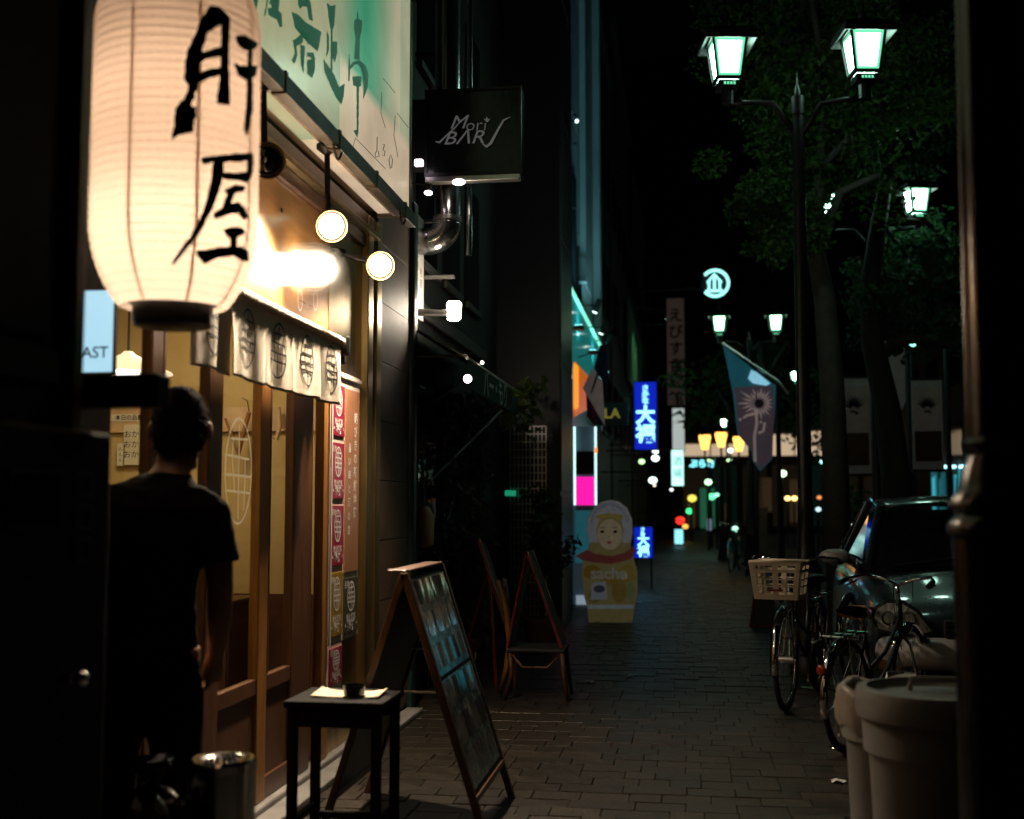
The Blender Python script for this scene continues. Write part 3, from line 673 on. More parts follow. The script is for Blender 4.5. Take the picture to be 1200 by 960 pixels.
KAN = [[[(205,20),(170,60),(150,120),(120,180),(110,280),(125,300),(110,350),(80,380),(75,430),(65,495),(90,470),(135,465),(150,380),(130,370),(155,300),(165,200),(185,120),(215,95),(240,80)],
        [(205,20),(235,30),(268,62),(262,200),(268,368),(222,362),(238,250),(240,90),(215,75)], [(150,190),(190,180),(242,165),(242,195),(185,205),(150,225)], [(150,270),(180,250),(240,235),(242,262),(200,270),(150,295)]],
       [[(288,128),(320,125),(365,150),(355,172),(345,176),(345,232),(365,232),(358,265),(346,275),(347,380),(335,450),(325,480),(320,440),(328,380),(330,284),(300,265),(283,220),(300,232),(332,235),(332,175),(318,175),(300,160)]],
       [[(165,560),(210,550),(300,543),(345,540),(350,555),(340,562),(220,568),(175,577)], [(333,545),(350,548),(347,612),(328,612),(331,590)], [(246,610),(300,610),(347,606),(332,640),(290,632),(248,628)],
        [(213,562),(242,566),(246,605),(236,650),(222,690),(200,742),(178,785),(150,832),(110,882),(65,934),(80,902),(120,847),(152,795),(172,750),(190,700),(204,640)],
        [(250,668),(290,650),(322,655),(316,673),(288,676),(268,692)], [(258,690),(282,678),(276,702),(262,728),(240,738),(246,720)], [(210,754),(240,734),(268,716),(300,712),(316,728),(332,760),(316,772),(298,746),(262,752),(216,770)],
        [(245,812),(270,800),(310,800),(320,820),(295,832),(260,832)], [(270,822),(292,822),(291,878),(273,880)], [(150,882),(190,880),(240,870),(300,868),(330,880),(335,920),(312,916),(282,896),(222,906),(178,926),(156,902)]]]
for nm, k in (('brush_character', KAN[0]+KAN[1]), ('brush_character', KAN[2])):
    mb = MB()
    for pi_, poly in enumerate(k): fill2d(mb, rough(poly, 4.0 if pi_ == 0 else 1.8, 10, pi_, 2.5), lsurf, 2)
    mb.build(nm, M['ink'], LN)
MB().ball((lc.x, LY, lz0+.26), .04, n=16, m=10).build('bulb', emit('lantern_bulb', (1, .8, .55), 3), LN, smooth='all')
light('POINT', (lc.x+.0, LY, lz0+.22), 8.6, (1, .80, .63), LN, .045)
light('POINT', (lc.x+.0, LY, lz0+.60), 3.0, (1, .76, .58), LN, .045)
# lower stay bar for the lantern, fixed to the near wall
b0, b1 = onY(60, 458, 2.74), onY(192, 458, 2.74); bz = b1.z
MB().box(-1.5, b1.x, 2.70, 2.78, bz-.04, bz+.04).build('stay_bar', M['nearwall'], NW, bevel=.006)

# projecting light box with ...AST
p0, p1 = onY(84, 340, 3.42), onY(131, 437, 3.42)
t = thing('light_box_sign', 'pale blue light box with dark capitals ending in AST', 'sign', ((p0.x+p1.x)/2, 3.42, p1.z))
MB().box(p0.x, p1.x, 3.43, 3.455, p1.z, p0.z).build('housing', M['black'], t, bevel=.006)
MB().box(p0.x+.004, p1.x-.004, 3.42, 3.429, p1.z+.004, p0.z-.004).build('face', emit('lightbox_face', (.42, .72, .88), 1.0), t)
mb = MB(); w = p1.x-p0.x; put_text(mb, 'TOAST'[2:], (p1.x-.055, 3.4175, p1.z+.062), (1, 0, 0), (0, 0, 1), .05, .012); mb.build('lettering', mat('navy', (.01, .02, .05), .5), t)

# ------------------------------------------------------------------ person in the doorway
def eloft(mb, rings, n=28):
    """closed loft of horizontal ellipses (x, y, z, rx, ry)"""
    b = len(mb.v)
    for x, y, z, rx, ry in rings:
        for k in range(n): a = 2*math.pi*k/n; mb.v.append(Vector((x+rx*math.cos(a), y+ry*math.sin(a), z)))
    mb.f += [(b+i*n+k, b+i*n+(k+1) % n, b+(i+1)*n+(k+1) % n, b+(i+1)*n+k) for i in range(len(rings)-1) for k in range(n)]
    mb.f += [tuple(b+k for k in range(n))[::-1], tuple(b+(len(rings)-1)*n+k for k in range(n))]
def melt(o, vox, it=4):
    """fuse the overlapping closed pieces of a figure into one continuous skin"""
    md = o.modifiers.new('r', 'REMESH'); md.mode = 'VOXEL'; md.voxel_size = vox
    md = o.modifiers.new('sm', 'SMOOTH'); md.iterations = it; md.factor = .5
    bpy.context.view_layer.update(); me = bpy.data.meshes.new_from_object(o.evaluated_get(bpy.context.evaluated_depsgraph_get()))
    me.polygons.foreach_set('use_smooth', [True]*len(me.polygons)); o.modifiers.clear(); o.data = me
    if not me.materials: me.materials.append(M['skin'])
pc = onY(176, 600, 3.62); PXp, PYp = pc.x, 3.62
PE = thing('person', 'man in a dark T-shirt seen from behind, facing the restaurant doors', 'person', (PXp, PYp, 0), R(16))
ARM = {1: [(.12, 0, 1.352), (.186, -.01, 1.325), (.212, -.02, 1.22), (.225, -.03, 1.10), (.222, .0, 1.0), (.212, .04, .90), (.205, .058, .865)],
       -1: [(-.12, 0, 1.352), (-.186, 0, 1.325), (-.212, 0, 1.22), (-.225, .02, 1.09), (-.215, .08, .97), (-.20, .12, .88), (-.195, .135, .85)]}
J = {9: ARM[1][5], 10: ARM[1][6], 14: ARM[-1][5], 15: ARM[-1][6]}
body = MB()
eloft(body, [(0, 0, .84, .13, .10), (0, 0, .92, .15, .11), (0, -.004, 1.02, .13, .095), (0, -.008, 1.14, .135, .095), (0, -.014, 1.28, .155, .108), (.01, -.012, 1.36, .150, .10), (.025, -.008, 1.41, .11, .075), (.05, 0, 1.44, .07, .06), (.068, .006, 1.48, .056, .058), (.08, .012, 1.56, .054, .058)])
for s_ in (1, -1):
    body.tube(ARM[s_], [.045, .050, .050, .042, .040, .031, .026], 16)
    body.tube([(s_*.08, 0, .90), (s_*.09, .005, .70), (s_*.098, .012, .50), (s_*.10, -.005, .36), (s_*.105, -.02, .09), (s_*.11, .0, .06)], [.085, .078, .056, .052, .036, .036], 16)
    body.tube([(s_*.11, -.05, .05), (s_*.112, .03, .05), (s_*.12, .14, .03)], [.034, .036, .022], 12)
hc = Vector((.085, .02, 1.605))
def head_pts(mb, c, k=1.0):
    b = len(mb.v); n, m = 24, 16
    for i in range(m+1):
        ph = -math.pi/2+math.pi*i/m; cr = max(math.cos(ph), .002)
        for j in range(n):
            th = 2*math.pi*j/n; z = math.sin(ph)
            rx = .077*(1-.16*max(0, -z)**1.5); ry = .098*(1-.1*max(0, -z))
            yy = ry*cr*math.sin(th); 
            if yy > 0: yy *= .95
            mb.v.append(c+Vector((rx*cr*math.cos(th)*k, yy*k+.012*max(0, -z), .118*z*k)))
    for i in range(m):
        for j in range(n): mb.f.append((b+i*n+j, b+i*n+(j+1) % n, b+(i+1)*n+(j+1) % n, b+(i+1)*n+j))
head_pts(body, hc)
for s in (-1, 1): body.ball(hc+Vector((s*.089, .004, -.018)), .015, .026, .036, 12, 8)
body.ball(hc+Vector((0, .098, -.02)), .014, .022, .024, 8, 6).ball(hc+Vector((0, .085, -.06)), .026, .014, .010, 8, 6)
body.tube([hc+Vector((-.002, 0, -.14)), hc+Vector((0, .0, -.06))], [.058, .060], 16)
# hands with five fingers each
for s, w, e in ((1, Vector(J[10]), Vector(J[9])), (-1, Vector(J[15]), Vector(J[14]))):
    d = (w-e).normalized(); side = Vector((0, 1, 0))-d*d.y; side.normalize(); nrm = d.cross(side).normalized()
    if nrm.x*s < 0: nrm = -nrm
    body.tube([w-d*.02, w+d*.03, w+d*.085], [.026, .034, .036], 12)
    for k in range(4):
        b0 = w+d*.075+side*(.028-.019*k); ln = (.068, .078, .073, .055)[k]; cu = -nrm
        body.tube([b0, b0+d*ln*.45+cu*.004, b0+d*ln*.75+cu*.016, b0+d*ln*.95+cu*.032], [.0105, .0098, .009, .007], 8)
    b0 = w+d*.025+side*.03
    body.tube([b0-side*.012, b0+side*.018+d*.02, b0+side*.026+d*.048, b0+side*.022+d*.068], [.014, .013, .0115, .008], 8)
bo = body.build('body', M['skin'], PE, world=False, smooth='all'); melt(bo, .0065, 5)
sh = MB()
eloft(sh, [(0, 0, .80, .163, .125), (0, 0, .86, .163, .126), (0, -.002, .96, .152, .118), (0, -.006, 1.10, .152, .116), (0, -.012, 1.25, .168, .124), (.005, -.012, 1.34, .172, .118), (.015, -.01, 1.395, .15, .098), (.04, -.004, 1.432, .098, .076), (.058, 0, 1.452, .068, .066)])
for s_ in (1, -1): sh.tube([Vector((s_*.09, -.005, 1.35)), Vector((s_*.145, -.005, 1.358))]+[Vector(p) for p in ARM[s_][1:3]]+[Vector(ARM[s_][2]).lerp(Vector(ARM[s_][3]), .45)], [.055, .066, .068, .068, .072], 18)
st = sh.build('t_shirt', M['shirt'], PE, world=False, smooth='all'); melt(st, .010, 3)
md = st.modifiers.new('d', 'DISPLACE'); tx = bpy.data.textures.new('folds', 'CLOUDS'); tx.noise_scale = .12; md.texture = tx; md.strength = .03; md.mid_level = .5
tr_ = MB()
eloft(tr_, [(0, 0, .78, .145, .115), (0, 0, .85, .152, .118), (0, 0, .93, .150, .112)])
for s_ in (1, -1): tr_.tube([(s_*.075, 0, .86), (s_*.088, .0, .72), (s_*.098, .01, .48), (s_*.105, -.012, .08)], [.088, .092, .074, .066], 18)
tr_ = tr_.build('trousers', M['trousers'], PE, world=False, smooth='all'); melt(tr_, .011, 3)
for x in (.112, -.112):
    MB().tube([(x, -.07, .05), (x, -.03, .052), (x, .06, .042), (x, .15, .03), (x, .175, .024)], [.03, .045, .045, .036, .014], 12).build('shoe', M['rubber'], PE, world=False, smooth='all')
hb = MB(); b_ = len(hb.v); n, m = 40, 22; rnd = random.Random(4)
for i in range(m+1):
    el = R(-62)+(R(90)-R(-62))*i/m
    for j in range(n):
        th = 2*math.pi*j/n; back = -math.sin(th)                 # back of the head is -y
        lo = R(-48) if back > .25 else (R(-48)+(R(28)+R(48))*min(1, (.25-back)/.75))
        e2 = max(el, lo); k = 1.13+.035*rnd.random()
        if el < lo: k = 1.0
        cr = max(math.cos(e2), .01)
        hb.v.append(hc+Vector((.077*k*cr**.85*math.cos(th), .098*k*cr**.85*math.sin(th), .112*k*math.sin(e2))))
for i in range(m):
    for j in range(n): hb.f.append((b_+i*n+j, b_+i*n+(j+1) % n, b_+(i+1)*n+(j+1) % n, b_+(i+1)*n+j))
for _ in range(1600):   # short tufts
    th = rnd.uniform(0, 2*math.pi); back = -math.sin(th); lo = -45 if back > .25 else 10
    e2 = R(rnd.uniform(lo, 88)); cr = math.cos(e2)
    p = hc+Vector((.087*cr**.85*math.cos(th), .109*cr**.85*math.sin(th), .126*math.sin(e2))); nn = (p-hc).normalized()
    tn = Vector((rnd.uniform(-1, 1), rnd.uniform(-1, 1), -1.2)).normalized()
    q = p+nn*.016+tn*.018; sd = nn.cross(tn).normalized()*.0025
    hb.add([p-sd, p+sd, q], [(0, 1, 2)])
hb.build('hair', M['hair'], PE, world=False, smooth='all')

# ------------------------------------------------------------------ stool with papers and glass ashtray
a, b = onY(331, 822, 4.45), onY(450, 822, 4.45); STz = a.z
ST = thing('side_stool', 'black square stool with papers on top beside the menu board', 'stool', ((a.x+b.x)/2, 4.5, 0))
x0, x1, y0_, y1_ = a.x+.012, b.x-.02, 4.47, 4.80
MB().box(x0-.012, x1+.012, y0_-.012, y1_+.012, STz-.028, STz).build('seat', M['nearwall'], ST, bevel=.006)
for x in (x0, x1-.036):
    for y in (y0_, y1_-.036): MB().box(x, x+.036, y, y+.036, 0, STz-.029).build('leg', M['nearwall'], ST, bevel=.004)
for x in (x0+.008, x1-.03): MB().box(x, x+.02, y0_+.037, y1_-.037, .13, .16).build('stretcher', M['nearwall'], ST, bevel=.003)
for y in (y0_+.008, y1_-.03): MB().box(x0+.037, x1-.037, y, y+.02, .09, .12).build('stretcher', M['nearwall'], ST, bevel=.003); MB().box(x0+.037, x1-.037, y, y+.018, STz-.10, STz-.03).build('apron', M['nearwall'], ST, bevel=.003)
px, py = x0+.2, 4.63
MB().sheet(lambda s, t: (px+(s-.5)*.27, py+(t-.5)*.16, STz+.004+.010*(abs(s-.5)*2)**3*(.5+t)), 10, 6).build('paper_sheet', M['paper'], None, smooth='all', solid=.001, label='curled pale sheet of paper lying on the black stool', cat='paper')
t = thing('ashtray', 'small dark glass ashtray on the papers of the black stool', 'ashtray', (px+.03, py-.04, STz+.006))
MB().lathe([(.04, .006), (.045, .045), (.04, .045), (.036, .014), (.01, .012)], 20, (px+.03, py-.04, STz+.002)).build('bowl', M['carglass'], t, smooth=True)

# ------------------------------------------------------------------ A-frame menu board
ay0, ay1 = 4.86, 5.60; rx = onY(474, 672, ay0).x; rz = onY(474, 672, ay0).z
bxr = onY(600, 915, ay1).x; bxl = rx-(bxr-rx)
AB = thing('menu_a_board', 'wooden A-frame menu board with glossy laminated photo sheets', 'sign', (rx, 5.1, 0))
def on_panel(t, s, off, right=True):    # t 0..1 down the panel, s 0..1 along y
    bx = bxr if right else bxl; p = Vector((rx, ay0+(ay1-ay0)*s, rz)).lerp(Vector((bx, ay0+(ay1-ay0)*s, 0)), t)
    nn = Vector((rz, 0, bx-rx)).normalized() if right else Vector((-rz, 0, rx-bx)).normalized()
    return p+nn*off
MB().box(rx-.075, rx+.012, ay0-.01, ay1+.01, rz+.001, rz+.014).build('top_cap', M['wood'], AB, bevel=.004)
for right in (True, False):
    for s in (0, 1): MB().bar(on_panel(0, s, 0, right), on_panel(1, s, 0, right), .03, .04, (0, 1, 0)).build('leg', M['wood'], AB, bevel=.004)
    pa = MB(); pa.prism([on_panel(.02, .03, -.006, right), on_panel(.02, .97, -.006, right), on_panel(.84, .97, -.006, right), on_panel(.84, .03, -.006, right)], on_panel(0, 0, .008, right)-on_panel(0, 0, -.004, right))
    po = pa.build('panel', M['darkwall'] if right else M['black'], AB)
    if right: PAN = po
    MB().bar(on_panel(.85, .0, 0, right), on_panel(.85, 1, 0, right), .03, .03).build('rail', M['wood'], AB, bevel=.004)
MB().tube([on_panel(.45, .02, -.01), on_panel(.45, .02, 0, False)], .006, 8).build('stay', M['alum'], AB, smooth=True)
MB().tube([on_panel(.36, .9, -.01), on_panel(.36, .9, 0, False)], .005, 8).build('stay', M['alum'], AB, smooth=True)
lam = [mat('laminate_%d' % i, c, .16, var=.85, scale=22+5*i, coat=1, rvar=.06, bump=.10, bscale=9) for i, c in enumerate(((.30, .24, .19), (.42, .36, .30), (.10, .075, .06), (.52, .48, .44)))]
for half in range(2):
    t0, t1 = (.03, .40) if half == 0 else (.415, .82)
    lo = MB().prism([on_panel(t0, .05, .009), on_panel(t0, .95, .009), on_panel(t1, .95, .009), on_panel(t1, .05, .009)], on_panel(0, 0, .012)-on_panel(0, 0, .010)).build('laminated_sheet', lam[3], PAN)
    rn = random.Random(half)
    for r_ in range(3):
        for c_ in range(4):
            ta, tb = t0+(t1-t0)*(r_+.06)/3, t0+(t1-t0)*(r_+.80)/3; sa, sb = .07+.86*(c_+.04)/4, .07+.86*(c_+.93)/4
            fn = lambda a, b, ta=ta, tb=tb, sa=sa, sb=sb, k=rn.uniform(0, 6): on_panel(ta+(tb-ta)*b, sa+(sb-sa)*a, .0125+.0012*math.sin(a*5+k))
            MB().sheet(fn, 4, 3).build('menu_photo', lam[rn.choice((0, 1, 2, 2, 0))], PAN, smooth='all')
MB().tube([on_panel(.41, .98, .01), on_panel(.42, 1.06, .02), on_panel(.40, 1.12, .02)], .004, 6).build('clip', M['chrome'], AB)

# ------------------------------------------------------------------ stainless ash bin, foreground
a = onY(260, 889, 3.45); rb = .098
AS = thing('ash_bin', 'polished stainless cylinder ash bin by the man at the bottom edge', 'bin', (a.x, 3.45, 0))
MB().lathe([(rb, 0), (rb, a.z-.02), (rb-.004, a.z-.015)], 40, (a.x, 3.45, 0)).build('drum', M['steel'], AS, smooth=True)
MB().lathe([(rb+.003, a.z-.03), (rb+.004, a.z-.006), (rb-.004, a.z+.002), (.07, a.z-.002), (.055, a.z-.012), (.01, a.z-.014)], 40, (a.x, 3.45, 0)).build('lid', M['chrome'], AS, smooth=True)
mb = MB()
for k in range(14):
    t = 2*math.pi*k/14; mb.ball((a.x+.045*math.cos(t), 3.45+.045*math.sin(t), a.z-.008), .006, n=8, m=6)
mb.build('perforations', M['black'], AS)

p = onY(178, 930, 3.3); RBg = thing('rubbish_bag', 'black rubbish bag slumped left of the ash bin', 'bag', (p.x, 3.3, 0))
mb = MB(); n, m = 36, 18; b_ = len(mb.v)
for i in range(m+1):
    ph = -math.pi/2+math.pi*i/m; cr = max(math.cos(ph), .01)
    for k in range(n):
        th = 2*math.pi*k/n; f = 1+.10*noise.noise(Vector((2.2*math.cos(th)*cr, 2.2*math.sin(th)*cr, 2.2*math.sin(ph)+3)))+.05*math.sin(7*th+3*math.sin(ph))*max(0, math.sin(ph))
        mb.v.append(Vector((p.x+.19*f*cr*math.cos(th), 3.3+.17*f*cr*math.sin(th), max(0, .27+.27*f*math.sin(ph)))))
mb.f += [(b_+i*n+k, b_+i*n+(k+1) % n, b_+(i+1)*n+(k+1) % n, b_+(i+1)*n+k) for i in range(m) for k in range(n)]
bm_ = mat('bag_black', (.008, .008, .009), .28, bump=.8, bscale=16); mb.build('sack', bm_, RBg, smooth='all')
MB().lathe([(.03, .52), (.022, .56), (.05, .60), (.06, .63), (.02, .62)], 14, (p.x, 3.3, 0)).build('knot', bm_, RBg, smooth='all')

# ------------------------------------------------------------------ near right: black lamp post, bins
q = onY(1166, 300, 3.05); RX = q.x
LPn = thing('lamp_post', 'thick glossy black lamp post at the right edge of the frame', 'post', (RX, 3.05, 0))
z1_, z2_, z3_ = onY(1140, 520, 3.05).z, onY(1140, 575, 3.05).z, onY(1140, 602, 3.05).z
MB().lathe([(.145, 0), (.145, .12), (.13, .14), (.122, .2), (.118, z3_-.12), (.12, z3_-.06)], 40, (RX, 3.05, 0)).build('base', M['blackgloss'], LPn, smooth=True)
MB().lathe([(.112, z3_-.06), (.128, z3_-.05), (.13, z3_-.03), (.118, z3_-.01), (.11, z3_), (.125, z3_+.015), (.125, z3_+.03), (.105, z2_), (.09, z2_+.05), (.078, z1_-.03), (.085, z1_-.02), (.092, z1_), (.083, z1_+.015)], 40, (RX, 3.05, 0)).build('moulding', M['blackgloss'], LPn, smooth=True)
mb = MB(); n = 48; pr = []
for zz, r in ((z1_+.01, .079), (2.2, .076), (3.2, .073), (5.4, .068)):
    pr.append([(Vector((RX+r*(1+.045*math.cos(8*t))*math.cos(t), 3.05+r*(1+.045*math.cos(8*t))*math.sin(t), zz))) for t in [2*math.pi*k/n for k in range(n)]])
mb.add([p for l in pr for p in l], [(i*n+k, i*n+(k+1) % n, (i+1)*n+(k+1) % n, (i+1)*n+k) for i in range(3) for k in range(n)])
mb.build('shaft', M['blackgloss'], LPn, smooth='all')
def bin_(label, c, r, h, m, lid=True):
    t = thing('rubbish_bin', label, 'bin', (c[0], c[1], 0), group='pale rubbish bins')
    MB().lathe([(r*.80, 0), (r*.82, .01), (r*.9, h*.72), (r*.905, h*.722), (r*.97, h*.73), (r*.99, h*.86)], 44, (c[0], c[1], 0)).build('drum', m, t, smooth=True)
    if lid:
        MB().lathe([(r*1.0, h*.862), (r*1.05, h*.872), (r*1.065, h*.90), (r*1.06, h*.965), (r*1.04, h*.985), (r*.92, h*.99), (r*.86, h*.965), (r*.80, h*.955), (r*.4, h*.975), (r*.01, h*.98)], 44, (c[0], c[1], 0)).build('lid', m, t, smooth=True)
        MB().tube([(c[0]-.09, c[1], h*.975), (c[0]-.085, c[1], h*1.02), (c[0]+.085, c[1], h*1.02), (c[0]+.09, c[1], h*.975)], .011, 8).build('handle', m, t, smooth=True)
    return t
bc = onY(1096, 806, 4.05); bin_('pale grey lidded bin against the black lamp post', (bc.x+.01, 4.05), .243, bc.z+.01, M['bin'])
b2 = onY(1056, 806, 4.5); t = bin_('smaller beige bin with a bag rim behind the lidded bin', (b2.x, 4.5), .215, b2.z+.02, M['bin'], False)
mb = MB(); hb_ = b2.z+.02; n = 48; rn = random.Random(3)
prof = [(1.0, hb_*.78, .015), (1.05, hb_*.82, .03), (1.06, hb_*.89, .035), (1.03, hb_*.95, .025), (1.0, hb_*.985, .04), (.9, hb_*.94, .03), (.8, hb_*.8, .02)]
for r, z, am in prof:
    for k in range(n):
        th = 2*math.pi*k/n; f = 1+am*(math.sin(th*9+z*20)+.6*math.sin(th*17+z*31))*.7
        mb.v.append(Vector((b2.x+.215*r*f*math.cos(th), 4.5+.215*r*f*math.sin(th), z+.012*math.sin(th*6))))
mb.f += [(i*n+k, i*n+(k+1) % n, (i+1)*n+(k+1) % n, (i+1)*n+k) for i in range(len(prof)-1) for k in range(n)]
mb.build('bag', M['bag'], t, smooth='all')

# ------------------------------------------------------------------ bicycles
def bicycle(label, loc, rz, basket=None, framem=None, sad=None, fender=None, steer=.0, group='bicycles parked by the kerb'):
    """local: front wheel towards -y, ground at z 0"""
    t = thing('bicycle', label, 'bicycle', loc, rz, group)
    fr = framem or M['black']; W = .335
    fy_, ry_ = -.53, .53
    for nm, wy in (('front_wheel', fy_), ('rear_wheel', ry_)):
        ring = lambda r: [(0, wy+r*math.cos(a), W+r*math.sin(a)) for a in [k*math.pi/24 for k in range(48)]]
        wh = MB().tube(ring(W-.018), .018, 8, closed=True).build(nm, M['rubber'], t, world=False, smooth='all')
        MB().tube(ring(W-.045), .011, 6, closed=True).build('rim', M['chrome'], wh, world=False, smooth='all')
        sp = MB()
        for k in range(28):
            a = 2*math.pi*k/28; o = (.02 if k % 2 else -.02); a2 = a+.35*(1 if (k//2) % 2 else -1)
            sp.tube([(o, wy+.02*math.cos(a2), W+.02*math.sin(a2)), (0, wy+(W-.05)*math.cos(a), W+(W-.05)*math.sin(a))], .0011, 3, cap=False)
        sp.build('spokes', M['chrome'], wh, world=False)
        MB().cyl((-.05, wy, W), (.05, wy, W), .022).cyl((-.065, wy, W), (.065, wy, W), .008).build('hub', M['alum'], wh, world=False, smooth=True)
        fe = MB(); a0, a1 = (R(20), R(175)) if nm == 'front_wheel' else (R(10), R(200))
        if nm == 'front_wheel': a0, a1 = R(40), R(190)
        else: a0, a1 = R(-15), R(160)
        fe.sheet(lambda s, q: ((q-.5)*.055, wy+(W+.018-.012*(2*q-1)**2)*math.cos(a0+(a1-a0)*s), W+(W+.018-.012*(2*q-1)**2)*math.sin(a0+(a1-a0)*s)), 24, 5)
        fe.build('mudguard', fender or M['chrome'], t, world=False, smooth='all', solid=.002)
    head = Vector((0, -.38, .78)); hb0 = Vector((0, -.36, .70)); bb = Vector((0, .12, .29)); st_ = Vector((0, .26, .72))
    f = MB().tube([hb0+Vector((0, -.02, -.1)), head+Vector((0, .02, .06))], .02, 10).tube([hb0+Vector((0, -.01, -.06)), Vector((0, -.14, .42)), bb], .017, 10).tube([bb, st_], .016, 10)
    f.tube([head+Vector((0, -.01, -.04)), Vector((0, -.1, .53)), Vector((0, .17, .45))], .013, 8)
    for s in (-1, 1):
        f.tube([bb+Vector((s*.03, 0, 0)), Vector((s*.055, ry_, W))], .009, 8).tube([st_+Vector((s*.015, 0, -.05)), Vector((s*.055, ry_, W))], .008, 8)
    f.build('frame', fr, t, world=False, smooth='all')
    fk = MB()
    for s in (-1, 1): fk.tube([(s*.02, -.385, .60), (s*.045, -.42, .55), (s*.05, -.46, .46), (s*.05, fy_, W)], .010, 8)
    fk.build('fork', M['chrome'], t, world=False, smooth='all')
    hbm = MB().tube([head+Vector((0, .02, .05)), head+Vector((0, .04, .16))], .013, 8)
    for s in (-1, 1): hbm.tube([(0, -.34, .94), (s*.1, -.37, .98), (s*.22, -.34, 1.0), (s*.28, -.22, .985), (s*.29, -.12, .965)], .011, 8)
    hd = hbm.build('handlebar', M['chrome'], t, world=False, smooth='all')
    for s in (-1, 1):
        MB().tube([(s*.283, -.2, .983), (s*.292, -.09, .958)], .017, 10).build('grip', M['rubber'], hd, world=False, smooth=True)
        MB().tube([(s*.25, -.30, .975), (s*.27, -.27, .955), (s*.275, -.16, .94)], .006, 6).build('brake_lever', M['chrome'], hd, world=False, smooth=True)
    MB().tube([head+Vector((.05, -.02, .2)), Vector((.06, -.43, .8)), Vector((.05, -.47, .65)), Vector((.04, -.5, .5))], .003, 5).tube([(-.1, -.35, .97), (-.06, -.45, .84), (.0, -.40, .70)], .003, 5).build('cable', M['rubber'], t, world=False)
    sm = sad or M['black']; sb = MB(); n = 9; prof = []
    for i in range(n):
        u = i/(n-1); yy = .12+.27*u; w = .03+.085*max(0, (u-.25)/.75)**.8; prof.append((yy, w, .80+.02*u**2+.012*math.sin(u*3)))
    sb.sheet(lambda s, q: (lambda i: (prof[i][1]*math.cos(q*2*math.pi), prof[i][0], prof[i][2]+(.034 if math.sin(q*2*math.pi) > 0 else .045)*math.sin(q*2*math.pi)))(min(n-1, int(round(s*(n-1))))), n-1, 16)
    so = sb.build('saddle', sm, t, world=False, smooth='all')
    MB().tube([st_, (0, .275, .79)], .012, 8).build('seat_post', M['chrome'], t, world=False, smooth=True)
    cs = MB()
    for s in (-.035, .035):
        for k in range(2): cs.tube([(s, .30+.025*math.sin(a)*1.0, .75+.03*math.cos(a)) for a in [j*.6 for j in range(10)]], .003, 4)
    cs.build('springs', M['chrome'], so, world=False)
    cg = MB().prism([(.045, .05, .33), (.045, .12, .375), (.045, .5, .375), (.045, .56, .335), (.045, .5, .305), (.045, .12, .22), (.045, .04, .26)], (.012, 0, 0)); cg.build('chain_guard', M['black'], t, world=False, bevel=.004)
    cr_ = MB().bar((.075, .12, .29), (.078, .22, .16), .012, .022).bar((-.06, .12, .29), (-.063, .02, .42), .012, .022); cr_.build('crank', M['chrome'], t, world=False)
    for s, yy, zz in ((.125, .22, .16), (-.11, .02, .42)): MB().box(s-.045, s+.045, yy-.03, yy+.03, zz-.012, zz+.012).build('pedal', M['rubber'], t, world=False, bevel=.004)
    rk = MB()
    for s in (-.06, 0, .06): rk.tube([(s, .34, .70), (s, .74, .70)], .005, 6)
    for yy in (.36, .55, .73): rk.tube([(-.07, yy, .70), (.07, yy, .70)], .005, 6)
    for s in (-1, 1): rk.tube([(s*.07, .66, .70), (s*.06, ry_, W)], .005, 6)
    rk.build('rear_rack', M['chrome'], t, world=False)
    MB().tube([(-.14, .46, .012), (-.11, .50, .01), (.11, .50, .01), (.14, .46, .012)], .007, 6).tube([(-.07, .50, .01), (-.06, ry_, W)], .007, 6).tube([(.07, .50, .01), (.06, ry_, W)], .007, 6).build('kickstand', M['chrome'], t, world=False, smooth=True)
    MB().lathe([(.012, 0), (.034, .03), (.036, .045), (.03, .055), (.005, .06)], 14).build('headlamp', M['chrome'], t, world=False, smooth=True)
    hl = MB.last; hl.location = (0, -.47, .66); hl.rotation_euler = (math.pi/2, 0, 0)
    MB().ball((0, .0, 0), .032, .014, .032, 12, 8).build('reflector', mat('reflector_red', (.25, .02, .01), .2), t, world=False, smooth='all'); MB.last.location = (0, .885, .52)
    if basket is not None:
        # moulded basket: rim, four posts, slats and a base
        bx, by0, by1, bz0, bz1 = .165, -.80, -.53, .745, .985; k_ = .82
        P = lambda sx, sy, tz: Vector((sx*bx*(k_+(1-k_)*tz), -.665+sy*.135*(k_+(1-k_)*tz), bz0+(bz1-bz0)*tz))
        bk = MB()
        def wall(c0, c1):
            def rect(s0, s1, t0, t1):
                f = lambda s, tz: P(*(Vector(c0).lerp(Vector(c1), s)), tz)
                a_, b_, c_, d_ = f(s0, t0), f(s1, t0), f(s1, t1), f(s0, t1)
                nn = (b_-a_).cross(d_-a_).normalized()*.007; bk.prism([a_, b_, c_, d_], nn)
            rect(0, 1, 0, .14); rect(0, 1, .72, .80); rect(0, 1, .90, 1.0); rect(0, .10, .14, .9); rect(.90, 1, .14, .9); rect(.44, .56, .14, .9)
            for s_ in (.26, .72): rect(s_, s_+.022, .14, .72)
            for t_ in (.33, .52): rect(.10, .44, t_, t_+.035); rect(.56, .90, t_, t_+.035)
        cs_ = [(-1, -1), (1, -1), (1, 1), (-1, 1)]
        for i in range(4): wall(cs_[i], cs_[(i+1) % 4])
        bo_ = bk.build('basket', basket, t, world=False)
        rim = [P(*c, 1.0) for c in cs_]
        MB().tube([r_+Vector((0, 0, 0)) for r_ in rim], .010, 8, closed=True).build('rim', basket, bo_, world=False, smooth='all')
        MB().prism([P(*c, .01) for c in cs_], (0, 0, .008)).build('floor', basket, bo_, world=False)
